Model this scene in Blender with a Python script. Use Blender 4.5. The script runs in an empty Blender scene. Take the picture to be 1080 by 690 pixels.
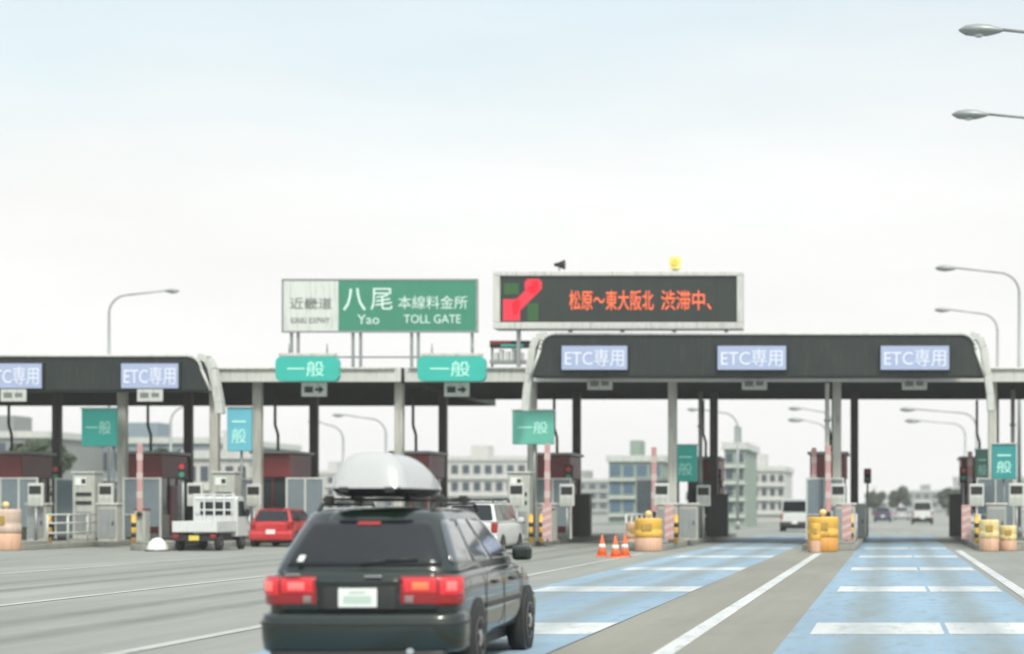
import bpy, bmesh, math, random
from mathutils import Vector, Matrix, noise as mnoise
R = math.radians
rng = random.Random(7)
S = bpy.context.scene
COL = S.collection

# ------------------------------------------------------------------ camera
F = 2000.0            # focal length in pixels of a 1080 px wide picture
VX, VY, CH = 940.0, 534.0, 1.5
cam_d = bpy.data.cameras.new('camera'); cam = bpy.data.objects.new('camera', cam_d); COL.objects.link(cam)
cam.location = (0, 0, CH); cam.rotation_euler = (R(90), 0, 0)
cam_d.sensor_width = 36; cam_d.lens = F / 1080 * 36
cam_d.shift_x = -(VX - 540) / 1080; cam_d.shift_y = (VY - 345) / 1080
cam_d.clip_end = 6000; cam_d.clip_start = 0.1
cam_d.dof.use_dof = True; cam_d.dof.focus_distance = 30.0; cam_d.dof.aperture_fstop = 0.85
S.camera = cam
S.cycles.volume_bounces = 3

# ------------------------------------------------------------------ world, sun, exposure
SUN_EL, SUN_AZ = 48, 150      # azimuth measured clockwise from +Y (behind the camera, to the right)
W = bpy.data.worlds.new('World'); S.world = W; W.use_nodes = True
nt = W.node_tree; nt.nodes.clear()
def N(t, typ, **k):
    n = t.nodes.new(typ)
    for a, b in k.items(): setattr(n, a, b)
    return n
out = N(nt, 'ShaderNodeOutputWorld'); bg = N(nt, 'ShaderNodeBackground'); bg.inputs[1].default_value = 0.1
sky = N(nt, 'ShaderNodeTexSky', sky_type='NISHITA', sun_disc=False, sun_elevation=R(SUN_EL), sun_rotation=R(SUN_AZ))
sky.air_density = 1.2; sky.dust_density = 3
tc = N(nt, 'ShaderNodeTexCoord'); sep = N(nt, 'ShaderNodeSeparateXYZ')
nt.links.new(tc.outputs['Generated'], sep.inputs[0])
mp = N(nt, 'ShaderNodeMapping'); mp.inputs['Scale'].default_value = (1.6, 1.6, 7.0)
nt.links.new(tc.outputs['Generated'], mp.inputs[0])
nz = N(nt, 'ShaderNodeTexNoise'); nz.inputs['Scale'].default_value = 1.7; nz.inputs['Detail'].default_value = 5; nz.inputs['Roughness'].default_value = 0.55
nt.links.new(mp.outputs[0], nz.inputs['Vector'])
ad = N(nt, 'ShaderNodeMath', operation='MULTIPLY_ADD'); ad.inputs[1].default_value = 0.16
nt.links.new(nz.outputs['Fac'], ad.inputs[0]); nt.links.new(sep.outputs['Z'], ad.inputs[2])
cov = N(nt, 'ShaderNodeMapRange'); cov.interpolation_type = 'SMOOTHSTEP'
cov.inputs['From Min'].default_value = 0.20; cov.inputs['From Max'].default_value = 0.36
cov.inputs['To Min'].default_value = 0.0; cov.inputs['To Max'].default_value = 0.45      # how much blue shows
nt.links.new(ad.outputs[0], cov.inputs[0])
ze = N(nt, 'ShaderNodeMapRange')                                                        # overcast sky: brighter overhead
ze.inputs['From Min'].default_value = 0.3; ze.inputs['From Max'].default_value = 1.0
ze.inputs['To Min'].default_value = 1.0; ze.inputs['To Max'].default_value = 1.9
nt.links.new(sep.outputs['Z'], ze.inputs[0])
cl = N(nt, 'ShaderNodeVectorMath', operation='SCALE'); cl.inputs[0].default_value = (8.35, 8.32, 8.2)
nz2 = N(nt, 'ShaderNodeTexNoise'); nz2.inputs['Scale'].default_value = 3.2; nz2.inputs['Detail'].default_value = 6
mp2 = N(nt, 'ShaderNodeMapping'); mp2.inputs['Scale'].default_value = (1.0, 1.0, 5.0); mp2.inputs['Location'].default_value = (3, 1, 0)
nt.links.new(tc.outputs['Generated'], mp2.inputs[0]); nt.links.new(mp2.outputs[0], nz2.inputs['Vector'])
cm = N(nt, 'ShaderNodeMapRange'); cm.inputs['From Min'].default_value = .3; cm.inputs['From Max'].default_value = .7; cm.inputs['To Min'].default_value = .95; cm.inputs['To Max'].default_value = 1.04
nt.links.new(nz2.outputs['Fac'], cm.inputs[0])
zm_ = N(nt, 'ShaderNodeMath', operation='MULTIPLY'); nt.links.new(ze.outputs[0], zm_.inputs[0]); nt.links.new(cm.outputs[0], zm_.inputs[1])
nt.links.new(zm_.outputs[0], cl.inputs['Scale'])
mx = N(nt, 'ShaderNodeMix', data_type='RGBA')
nt.links.new(cov.outputs[0], mx.inputs['Factor']); nt.links.new(cl.outputs[0], mx.inputs['A'])
sk2 = N(nt, 'ShaderNodeVectorMath', operation='MULTIPLY'); sk2.inputs[1].default_value = (1.55, 1.8, 1.62)
nt.links.new(sky.outputs[0], sk2.inputs[0]); nt.links.new(sk2.outputs[0], mx.inputs['B'])
nt.links.new(mx.outputs['Result'], bg.inputs[0]); nt.links.new(bg.outputs[0], out.inputs[0])

sd = bpy.data.lights.new('sun', 'SUN'); sd.energy = 2.3; sd.angle = R(9); sd.color = (1.0, 0.95, 0.88)
sun = bpy.data.objects.new('sun', sd); COL.objects.link(sun)
sun.rotation_euler = (R(90 - SUN_EL), 0, R(180 - SUN_AZ))
S.view_settings.view_transform = 'Standard'; S.view_settings.look = 'None'
S.view_settings.exposure = 0.25; S.view_settings.gamma = 1; S.view_settings.use_curve_mapping = False

# ------------------------------------------------------------------ helpers
def at(px, py, Y): return Vector(((px - VX) * Y / F, Y, CH + (VY - py) * Y / F))
def wx(px, Y): return (px - VX) * Y / F
def wz(py, Y): return CH + (VY - py) * Y / F

MATS = {}
def mat(name, col, rough=0.6, metal=0.0, var=0.10, scale=3.0, bump=0.0, emit=0.0, coat=0.0, grime=0.0):
    if name in MATS: return MATS[name]
    m = bpy.data.materials.new(name); m.use_nodes = True; t = m.node_tree
    p = t.nodes['Principled BSDF']
    c = (*col, 1)
    tcx = N(t, 'ShaderNodeTexCoord')
    n1 = N(t, 'ShaderNodeTexNoise'); n1.inputs['Scale'].default_value = scale; n1.inputs['Detail'].default_value = 6
    t.links.new(tcx.outputs['Object'], n1.inputs['Vector'])
    cr = N(t, 'ShaderNodeMix', data_type='RGBA')
    cr.inputs['A'].default_value = tuple(max(0, v * (1 - var)) for v in col) + (1,)
    cr.inputs['B'].default_value = tuple(min(1, v * (1 + var)) for v in col) + (1,)
    t.links.new(n1.outputs['Fac'], cr.inputs['Factor'])
    last = cr.outputs['Result']
    if grime > 0:
        mg = N(t, 'ShaderNodeMapping'); mg.inputs['Scale'].default_value = (5, 5, 0.5)
        t.links.new(tcx.outputs['Object'], mg.inputs[0])
        n2 = N(t, 'ShaderNodeTexNoise'); n2.inputs['Scale'].default_value = 2.2; n2.inputs['Detail'].default_value = 8
        t.links.new(mg.outputs[0], n2.inputs['Vector'])
        rr = N(t, 'ShaderNodeMapRange'); rr.inputs['From Min'].default_value = 0.5; rr.inputs['From Max'].default_value = 0.72
        rr.inputs['To Max'].default_value = grime
        t.links.new(n2.outputs['Fac'], rr.inputs[0])
        gm = N(t, 'ShaderNodeMix', data_type='RGBA'); gm.inputs['B'].default_value = (0.09, 0.075, 0.055, 1)
        t.links.new(rr.outputs[0], gm.inputs['Factor']); t.links.new(last, gm.inputs['A']); last = gm.outputs['Result']
    t.links.new(last, p.inputs['Base Color'])
    rv = N(t, 'ShaderNodeMapRange'); rv.inputs['To Min'].default_value = max(0.02, rough - 0.08); rv.inputs['To Max'].default_value = min(1, rough + 0.08)
    t.links.new(n1.outputs['Fac'], rv.inputs[0]); t.links.new(rv.outputs[0], p.inputs['Roughness'])
    p.inputs['Metallic'].default_value = metal
    if coat: p.inputs['Coat Weight'].default_value = coat; p.inputs['Coat Roughness'].default_value = 0.04
    if bump:
        b = N(t, 'ShaderNodeBump'); b.inputs['Strength'].default_value = bump; b.inputs['Distance'].default_value = 0.01
        n3 = N(t, 'ShaderNodeTexNoise'); n3.inputs['Scale'].default_value = scale * 25; t.links.new(tcx.outputs['Object'], n3.inputs['Vector'])
        t.links.new(n3.outputs['Fac'], b.inputs['Height']); t.links.new(b.outputs[0], p.inputs['Normal'])
    if emit: p.inputs['Emission Color'].default_value = c; p.inputs['Emission Strength'].default_value = emit
    MATS[name] = m
    return m

class MB:
    def __init__(s): s.bm = bmesh.new()
    def box(s, x0, x1, y0, y1, z0, z1, M=None):
        vs = [s.bm.verts.new(v) for v in ((x0,y0,z0),(x1,y0,z0),(x1,y1,z0),(x0,y1,z0),(x0,y0,z1),(x1,y0,z1),(x1,y1,z1),(x0,y1,z1))]
        for f in ((0,3,2,1),(4,5,6,7),(0,1,5,4),(1,2,6,5),(2,3,7,6),(3,0,4,7)): s.bm.faces.new([vs[i] for i in f])
        if M is not None: bmesh.ops.transform(s.bm, matrix=M, verts=vs)
        return s
    def cyl(s, a, b, r0, r1=None, n=14, cap=True):
        a, b = Vector(a), Vector(b); r1 = r0 if r1 is None else r1
        d = (b - a).normalized(); u = d.orthogonal().normalized(); w = d.cross(u)
        A = []; B = []
        for i in range(n):
            t = 2 * math.pi * i / n; o = u * math.cos(t) + w * math.sin(t)
            A.append(s.bm.verts.new(a + o * r0)); B.append(s.bm.verts.new(b + o * r1))
        for i in range(n):
            f = s.bm.faces.new((A[i], A[(i+1) % n], B[(i+1) % n], B[i])); f.smooth = True
        if cap: s.bm.faces.new(A[::-1]); s.bm.faces.new(B)
        return s
    def tube(s, pts, r, n=8):
        for i in range(len(pts) - 1):
            s.cyl(pts[i], pts[i+1], r if not callable(r) else r(i / (len(pts)-1)), r if not callable(r) else r((i+1) / (len(pts)-1)), n)
        return s
    def prism(s, pts, axis, a0, a1):
        """polygon pts extruded along axis: 'y' -> pts are (x,z); 'x' -> (y,z); 'z' -> (x,y)"""
        def mk(p, a):
            return {'y': (p[0], a, p[1]), 'x': (a, p[0], p[1]), 'z': (p[0], p[1], a)}[axis]
        A = [s.bm.verts.new(mk(p, a0)) for p in pts]; B = [s.bm.verts.new(mk(p, a1)) for p in pts]
        n = len(pts)
        for i in range(n): s.bm.faces.new((A[i], A[(i+1) % n], B[(i+1) % n], B[i]))
        s.bm.faces.new(A[::-1]); s.bm.faces.new(B)
        return s
    def lathe(s, prof, c=(0,0,0), axis='z', n=20):
        rings = []
        for r, h in prof:
            ring = []
            for i in range(n):
                t = 2 * math.pi * i / n; x, y = r * math.cos(t), r * math.sin(t)
                v = (x, y, h) if axis == 'z' else (h, x, y)
                ring.append(s.bm.verts.new((v[0]+c[0], v[1]+c[1], v[2]+c[2])))
            rings.append(ring)
        for a, b in zip(rings, rings[1:]):
            for i in range(n):
                f = s.bm.faces.new((a[i], a[(i+1) % n], b[(i+1) % n], b[i])); f.smooth = True
        s.bm.faces.new(rings[0][::-1]); s.bm.faces.new(rings[-1])
        return s
    def quad(s, *p):
        s.bm.faces.new([s.bm.verts.new(v) for v in p]); return s
    def build(s, name, m, parent=None, bevel=0.0, sub=0, smooth=False, seg=2):
        bmesh.ops.recalc_face_normals(s.bm, faces=s.bm.faces)
        me = bpy.data.meshes.new(name); s.bm.to_mesh(me); s.bm.free()
        if smooth:
            for p in me.polygons: p.use_smooth = True
        me.materials.append(m)
        o = bpy.data.objects.new(name, me); COL.objects.link(o)
        if parent is not None: o.parent = parent
        if bevel:
            b = o.modifiers.new('bevel', 'BEVEL'); b.width = bevel; b.segments = seg; b.limit_method = 'ANGLE'; b.harden_normals = False
        if sub:
            q = o.modifiers.new('sub', 'SUBSURF'); q.levels = sub; q.render_levels = sub
        return o

def thing(name, label, cat, loc=(0,0,0), rz=0.0, group=None):
    o = bpy.data.objects.new(name, None); COL.objects.link(o)
    o.empty_display_size = 0.3; o.location = loc; o.rotation_euler = (0, 0, rz)
    return tag(o, label, cat, group)
def tag(o, label, cat, group=None):
    o['label'] = label; o['category'] = cat
    if group: o['group'] = group
    return o
def kind(o, k): o['kind'] = k; return o
def copy_tree(o, parent=None):
    c = o.copy(); COL.objects.link(c)
    if parent is not None: c.parent = parent
    for ch in [x for x in o.children]: copy_tree(ch, c)
    return c
def place(proto, used, label, loc, rz=0.0):
    o = proto if not used else copy_tree(proto)
    used.append(1); o.location = loc; o.rotation_euler = (0, 0, rz); o['label'] = label
    return o

def text(s, name, m, parent, x0, x1, z0, z1, y, sx_fit=True, depth=0.006, bold=0.0):
    """lettering standing in the xz plane and facing -Y, fitted to the rectangle"""
    cu = bpy.data.curves.new('txt', 'FONT'); cu.body = s; cu.extrude = depth; cu.offset = bold; cu.resolution_u = 3
    to = bpy.data.objects.new('txt', cu); COL.objects.link(to)
    dg = bpy.context.evaluated_depsgraph_get()
    me = bpy.data.meshes.new_from_object(to.evaluated_get(dg))
    bpy.data.objects.remove(to); bpy.data.curves.remove(cu)
    xs = [v.co.x for v in me.vertices]; ys = [v.co.y for v in me.vertices]
    if not xs: return None
    ax, bx_, ay, by = min(xs), max(xs), min(ys), max(ys)
    kz = (z1 - z0) / (by - ay); kx = (x1 - x0) / (bx_ - ax) if sx_fit else kz
    for v in me.vertices:
        v.co = Vector((x0 + (v.co.x - ax) * kx, y - v.co.z, z0 + (v.co.y - ay) * kz))
    me.materials.clear(); me.materials.append(m); me.name = name
    o = bpy.data.objects.new(name, me); COL.objects.link(o)
    if parent is not None: o.parent = parent
    return o

# ------------------------------------------------------------------ materials
white_metal = mat('white_painted_steel', (0.52, 0.54, 0.51), 0.45, 0, 0.08, 2, grime=0.35)
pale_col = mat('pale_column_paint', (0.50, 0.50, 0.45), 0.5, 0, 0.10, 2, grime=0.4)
dark_col = mat('dark_paint_and_shade', (0.06, 0.052, 0.045), 0.5, 0, 0.15, 2, grime=0.3)  # rear columns: canopy shade put into the colour; also plain dark fittings
galv = mat('galvanised_steel', (0.30, 0.32, 0.32), 0.45, 0.4, 0.12, 4, grime=0.2)
soffit_m = mat('dark_soffit', (0.035, 0.042, 0.032), 0.8, 0, 0.25, 1.2, grime=0.3)
board_m = mat('dark_board', (0.014, 0.021, 0.020), 0.55, 0, 0.25, 1.0, grime=0.25)
fascia_m = mat('white_fascia', (0.56, 0.57, 0.54), 0.55, 0, 0.06, 1.5, grime=0.35)
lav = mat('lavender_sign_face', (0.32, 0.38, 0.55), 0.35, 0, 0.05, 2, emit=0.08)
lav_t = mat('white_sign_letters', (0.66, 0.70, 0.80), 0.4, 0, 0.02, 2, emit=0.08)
green_m = mat('expressway_green', (0.045, 0.235, 0.15), 0.4, 0, 0.08, 1.5, grime=0.1)
white_sign = mat('white_sign_sheet', (0.60, 0.63, 0.60), 0.45, 0, 0.05, 1.5, grime=0.25)
sign_white_t = mat('white_lettering', (0.62, 0.78, 0.72), 0.4, 0, 0.02)
sign_grey_t = mat('grey_lettering', (0.16, 0.18, 0.17), 0.5, 0, 0.02)
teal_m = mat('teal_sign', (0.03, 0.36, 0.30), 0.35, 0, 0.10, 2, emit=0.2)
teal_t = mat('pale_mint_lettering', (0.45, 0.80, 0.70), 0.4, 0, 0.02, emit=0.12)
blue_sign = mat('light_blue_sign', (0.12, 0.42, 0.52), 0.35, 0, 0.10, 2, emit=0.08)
black_t = mat('black_marking', (0.02, 0.02, 0.02), 0.6, 0, 0.1)
led_bg = mat('display_black', (0.028, 0.036, 0.032), 0.35, 0, 0.15, 1.5)
led_o = mat('lit_orange_characters', (0.90, 0.15, 0.05), 0.5, 0, 0.02, emit=0.5)
led_r = mat('lit_red_pixels', (0.72, 0.03, 0.06), 0.5, 0, 0.02, emit=0.35)
led_g = mat('lit_green_pixels', (0.03, 0.10, 0.03), 0.5, 0, 0.02, emit=0.3)
maroon = mat('maroon_panel', (0.20, 0.040, 0.042), 0.45, 0, 0.25, 2, grime=0.25)
booth_w = mat('booth_cream_panel', (0.38, 0.38, 0.34), 0.5, 0, 0.1, 2, grime=0.4)
booth_g = mat('booth_glass', (0.05, 0.065, 0.07), 0.08, 0, 0.2, 2)
cab_m = mat('cabinet_pale_grey', (0.42, 0.44, 0.40), 0.45, 0, 0.1, 2, grime=0.35)
conc = mat('kerb_concrete', (0.26, 0.26, 0.23), 0.85, 0, 0.2, 2, bump=0.3, grime=0.5)
yellow = mat('safety_yellow', (0.72, 0.42, 0.06), 0.5, 0, 0.12, 3, grime=0.35)
yellow_p = mat('faded_yellow', (0.70, 0.58, 0.28), 0.5, 0, 0.12, 3, grime=0.3)
pink_p = mat('faded_pink_orange', (0.62, 0.38, 0.26), 0.55, 0, 0.12, 3, grime=0.3)
black_m = mat('matt_black', (0.018, 0.018, 0.018), 0.6, 0, 0.2)
orange = mat('cone_orange', (0.80, 0.16, 0.04), 0.5, 0, 0.1, 4, grime=0.2)
refl_w = mat('white_band', (0.75, 0.75, 0.72), 0.4)
pinkbar = mat('pink_gate_bar', (0.48, 0.27, 0.26), 0.5, 0, 0.1, 4)
red_m = mat('signal_red', (0.5, 0.03, 0.03), 0.4)
tyre_m = mat('tyre_rubber', (0.02, 0.02, 0.02), 0.8, 0, 0.25, 6, bump=0.2)
rim_m = mat('alloy_rim', (0.42, 0.43, 0.44), 0.3, 0.7, 0.1, 6)
rim_dark = mat('steel_rim', (0.22, 0.22, 0.22), 0.4, 0.4, 0.1, 6)
carglass = mat('tinted_car_glass', (0.012, 0.015, 0.018), 0.05, 0, 0.1, 2)
carglass.node_tree.nodes['Principled BSDF'].inputs['IOR'].default_value = 1.5
sideglass = mat('side_car_glass', (0.03, 0.04, 0.045), 0.05, 0, 0.1, 2, coat=1.0)
sideglass.node_tree.nodes['Principled BSDF'].inputs['IOR'].default_value = 1.9
chrome = mat('bright_chrome', (0.7, 0.7, 0.7), 0.15, 1.0, 0.05)
trim_m = mat('black_trim', (0.02, 0.022, 0.02), 0.5, 0, 0.15)
tail_on = mat('lit_tail_lamp', (0.58, 0.02, 0.028), 0.15, 0, 0.05, 8, emit=0.22, coat=0.6)
tail_hot = mat('brake_light_glow', (1.0, 0.13, 0.12), 0.3, 0, 0.05, 8, emit=0.7)
tail_off = mat('dark_red_lens', (0.30, 0.012, 0.012), 0.12, 0, 0.05, 8, coat=0.6)
amber = mat('amber_lens', (0.90, 0.17, 0.06), 0.2, 0, 0.05, 8, emit=0.25, coat=0.5)
plate_m = mat('number_plate_white', (0.72, 0.74, 0.70), 0.4, 0, 0.04)
plate_t = mat('plate_green_digits', (0.45, 0.55, 0.48), 0.4)
head_m = mat('headlight_lens', (0.55, 0.58, 0.6), 0.08, 0, 0.05, coat=0.5)
green_paint = mat('dark_green_car_paint', (0.006, 0.014, 0.010), 0.25, 0.1, 0.2, 1.0, coat=0.75)
red_paint = mat('red_car_paint', (0.50, 0.03, 0.035), 0.3, 0, 0.08, 1, coat=0.8)
white_paint = mat('white_vehicle_paint', (0.60, 0.62, 0.61), 0.35, 0, 0.05, 1, coat=0.5, grime=0.15)
silver_paint = mat('silver_car_paint', (0.42, 0.44, 0.46), 0.3, 0.4, 0.05, 1, coat=0.6)
blue_paint = mat('dark_blue_car_paint', (0.04, 0.06, 0.10), 0.3, 0.3, 0.1, 1, coat=0.8)
box_m = mat('roof_box_silver_white', (0.43, 0.44, 0.44), 0.28, 0.05, 0.03, 1, coat=0.4)
bark = mat('bark', (0.09, 0.07, 0.05), 0.9, 0, 0.3, 5)

# road surfaces -----------------------------------------------------
def road_mat(name, base, worn=None, worn_amt=0.0, lanes=()):
    m = bpy.data.materials.new(name); m.use_nodes = True; t = m.node_tree; p = t.nodes['Principled BSDF']
    tcx = N(t, 'ShaderNodeTexCoord')
    def noi(scale, det=6, map_scale=None, rough=0.55):
        n = N(t, 'ShaderNodeTexNoise'); n.inputs['Scale'].default_value = scale; n.inputs['Detail'].default_value = det; n.inputs['Roughness'].default_value = rough
        if map_scale:
            mpp = N(t, 'ShaderNodeMapping'); mpp.inputs['Scale'].default_value = map_scale
            t.links.new(tcx.outputs['Object'], mpp.inputs[0]); t.links.new(mpp.outputs[0], n.inputs['Vector'])
        else: t.links.new(tcx.outputs['Object'], n.inputs['Vector'])
        return n.outputs['Fac']
    def mixc(f, a, b):
        k = N(t, 'ShaderNodeMix', data_type='RGBA'); t.links.new(f, k.inputs['Factor'])
        for i, v in (('A', a), ('B', b)):
            if isinstance(v, tuple): k.inputs[i].default_value = (*v, 1)
            else: t.links.new(v, k.inputs[i])
        return k.outputs['Result']
    def mr(f, a, b, c=0.0, d=1.0):
        k = N(t, 'ShaderNodeMapRange'); t.links.new(f, k.inputs[0])
        k.inputs['From Min'].default_value = a; k.inputs['From Max'].default_value = b; k.inputs['To Min'].default_value = c; k.inputs['To Max'].default_value = d
        return k.outputs[0]
    lo = tuple(v * 0.82 for v in base); hi = tuple(v * 1.16 for v in base)
    c = mixc(mr(noi(0.13, 5, (1.6, 0.35, 1)), 0.35, 0.65), lo, hi)                    # long soft patches along the lanes
    c = mixc(mr(noi(1.1, 7, (1.5, 0.12, 1)), 0.42, 0.68, 0, 0.55), c, tuple(v * 0.70 for v in base))
    c = mixc(mr(noi(0.55, 8, (1, 1, 1), 0.7), 0.56, 0.62, 0, 0.3), c, tuple(v * 0.74 for v in base))   # patches and stains
    c = mixc(mr(noi(2.3, 9, (1, .6, 1), 0.75), 0.60, 0.68, 0, 0.35), c, tuple(v * 0.6 for v in base))   # tyre streaks
    c = mixc(mr(noi(60, 3), 0.4, 0.75, 0, 0.35), c, tuple(v * 1.35 for v in base))     # aggregate
    if worn is not None:
        c = mixc(mr(noi(3.0, 8, (1.3, 0.35, 1), 0.7), 0.52, 0.66, 0, worn_amt), c, worn)
        c = mixc(mr(noi(45, 4), 0.55, 0.7, 0, worn_amt), c, worn)
    if lanes:
        sx_ = N(t, 'ShaderNodeSeparateXYZ'); t.links.new(tcx.outputs['Object'], sx_.inputs[0]); acc = None
        def M_(op, a, b=None):
            k = N(t, 'ShaderNodeMath', operation=op)
            for i, v in ((0, a), (1, b)):
                if v is None: continue
                if isinstance(v, (int, float)): k.inputs[i].default_value = v
                else: t.links.new(v, k.inputs[i])
            return k.outputs[0]
        for lc in lanes:
            d = M_('ABSOLUTE', M_('SUBTRACT', M_('ABSOLUTE', M_('SUBTRACT', sx_.outputs['X'], lc)), 0.72))
            f = mr(d, 0.08, 0.42, 1.0, 0.0); acc = f if acc is None else M_('MAXIMUM', acc, f)
        acc = M_('MULTIPLY', acc, mr(noi(1.4, 7, (1.2, .25, 1), .7), .30, .60, .35, .95))
        c = mixc(acc, c, worn if worn is not None else tuple(v * .62 for v in base))
    t.links.new(c, p.inputs['Base Color']); p.inputs['Roughness'].default_value = 0.82
    b = N(t, 'ShaderNodeBump'); b.inputs['Strength'].default_value = 0.35; b.inputs['Distance'].default_value = 0.01
    t.links.new(noi(90, 3), b.inputs['Height']); t.links.new(b.outputs[0], p.inputs['Normal'])
    return m
asphalt = road_mat('worn_asphalt', (0.25, 0.262, 0.235), lanes=(-10.6, -16.5))
asphalt_b = road_mat('brown_worn_asphalt', (0.235, 0.232, 0.195))
blue_road = road_mat('blue_lane_coating', (0.235, 0.345, 0.44), (0.20, 0.24, 0.24), 0.75, lanes=(-5.05, 0.4))
paint_w = road_mat('white_road_paint', (0.55, 0.57, 0.56), (0.30, 0.34, 0.35), 0.8, lanes=(-5.05, 0.4))
paint_f = road_mat('faded_road_paint', (0.42, 0.43, 0.41), (0.25, 0.262, 0.24), 0.7)
ground_m = road_mat('distant_ground', (0.22, 0.23, 0.20))

# ------------------------------------------------------------------ ground
def sheet(name, x0, x1, y0, y1, z, m, ny=1):
    b = MB()
    for i in range(ny):
        a, c = y0 + (y1-y0)*i/ny, y0 + (y1-y0)*(i+1)/ny
        b.quad((x0,a,z),(x1,a,z),(x1,c,z),(x0,c,z))
    return kind(b.build(name, m), 'structure')
sheet('ground', -2500, 2500, -200, 4500, -0.008, ground_m)
sheet('road', -60, 24, -20, 420, 0.0, asphalt)
sheet('road_shoulder', -3.5, -1.2, -20, 62, 0.004, asphalt_b)
b = MB(); b.quad((-6.4,-10,.004),(-3.45,-10,.004),(-3.55,96,.004),(-6.75,96,.004)); b.quad((-1.2,-10,.004),(2.0,-10,.004),(2.0,96,.004),(-1.2,96,.004))
kind(b.build('blue_lanes', blue_road), 'structure')
b = MB()
for k in range(7):
    y = 11.1 + 11 * k; w = 2.2
    b.quad((-6.35,y,.008),(-3.5,y,.008),(-3.5,y+w,.008),(-6.35,y+w,.008))
    b.quad((-0.95,y,.008),(0.62,y,.008),(0.62,y+w,.008),(-0.95,y+w,.008)); b.quad((0.68,y,.008),(1.95,y,.008),(1.95,y+w,.008),(0.68,y+w,.008))
for x0, x1, ya, yb in ((-2.42,-2.2,-10,60),(2.15,2.37,-10,64)):
    b.quad((x0,ya,.008),(x1,ya,.008),(x1,yb,.008),(x0,yb,.008))
kind(b.build('road_markings', paint_w), 'structure')
b = MB()
for x0, x1, ya, yb in ((-19.0,-14.6,31,31.3),(-9.5,-8.2,24,36)):
    pass
for x, yb in ((-7.85,60),(-13.4,60),(-19.6,60),(-25.2,60)):
    b.quad((x-.1,-10,.008),(x+.1,-10,.008),(x+.1,yb,.008),(x-.1,yb,.008))
kind(b.build('faded_road_markings', paint_f), 'structure')

# ------------------------------------------------------------------ toll canopy
ISL = [(3.85, 'rightmost island with the pale yellow nose'), (-2.1, 'island with the orange-yellow nose in mid lanes'),
       (-8.6, 'island behind the three orange cones'), (-14.2, 'island under the left end of the large dark board'),
       (-19.4, 'island behind the roof box'), (-25.05, 'island beside the white pickup truck'),
       (-30.4, 'island left of the pickup truck'), (-35.9, 'island nearest the left picture edge')]
def column(parent, x, y, ztop, m, w=0.17, base=True):
    b = MB().box(x-w, x+w, y-w, y+w, 0.2, ztop)
    c = b.build('column', m, parent, bevel=0.03)
    if base: MB().box(x-w*1.7, x+w*1.7, y-w*1.7, y+w*1.7, 0.2, 0.34).build('base_plate', conc, c, bevel=0.02)
    return c
def canopy(label, x0, x1, y0, y1, z0, z1, cols):
    t = thing('toll_canopy', label, 'canopy', group='flat toll gate canopies')
    MB().box(x0+.02, x1-.02, y0+.16, y1-.1, z1-.14, z1-.04).build('roof', galv, t)
    MB().box(x0, x1, y0, y0+.15, z0, z1).build('fascia', fascia_m, t, bevel=0.02)
    e = MB(); e.box(x0, x0+.12, y0+.153, y1, z0, z1-.003); e.box(x1-.12, x1, y0+.153, y1, z0, z1-.003); e.box(x0+.123, x1-.123, y1-.12, y1, z0, z1-.003)
    e.build('edge_beam', soffit_m, t)
    MB().box(x0+.125, x1-.125, y0+.153, y1-.123, z0+.12, z0+.17).build('soffit', soffit_m, t)
    b = MB(); n = int((y1-y0)/1.6)
    for i in range(1, n): b.box(x0+.13, x1-.13, y0+(y1-y0)*i/n-.05, y0+(y1-y0)*i/n+.05, z0+.01, z0+.118)
    b.build('soffit_beam', soffit_m, t)
    g = MB().cyl((x0+.2, y0-.07, z1-.06), (x1-.2, y0-.07, z1-.06), 0.05).build('gutter', pale_col, t)
    for i, (cx, cy, m) in enumerate(cols): column(t, cx, cy, z0+.1, m)
    return t
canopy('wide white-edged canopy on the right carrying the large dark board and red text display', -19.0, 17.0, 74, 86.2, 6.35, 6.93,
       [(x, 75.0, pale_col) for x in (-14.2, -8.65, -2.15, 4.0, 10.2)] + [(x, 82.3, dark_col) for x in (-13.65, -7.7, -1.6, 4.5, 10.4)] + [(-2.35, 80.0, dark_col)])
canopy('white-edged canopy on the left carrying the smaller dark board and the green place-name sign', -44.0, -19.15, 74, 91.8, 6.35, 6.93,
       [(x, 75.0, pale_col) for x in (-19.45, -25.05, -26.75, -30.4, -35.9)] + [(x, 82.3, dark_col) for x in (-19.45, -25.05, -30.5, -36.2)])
# extra slim pale posts beside the main columns
for x, y, lab in ((-8.0, 79.5, 'slim pale service pipe rising to the canopy beside the teal lane sign'), (-2.5, 74.0, 'slim pale service pipe rising beside the orange-yellow island nose'),
                  (5.0, 78.0, 'slim pale service pipe rising at the right picture edge')):
    t = thing('service_pipe', lab, 'pipe', (x, y, 0.2), group='pipes up to the canopy')
    MB().cyl((0,0,0), (0,0,6.1), 0.09).build('riser', pale_col, t)
    b = MB()
    for z in (0.05, 2.2, 4.6): b.cyl((0,0,z), (0,0,z+.08), 0.13)
    b.build('clamp', galv, t)

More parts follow.
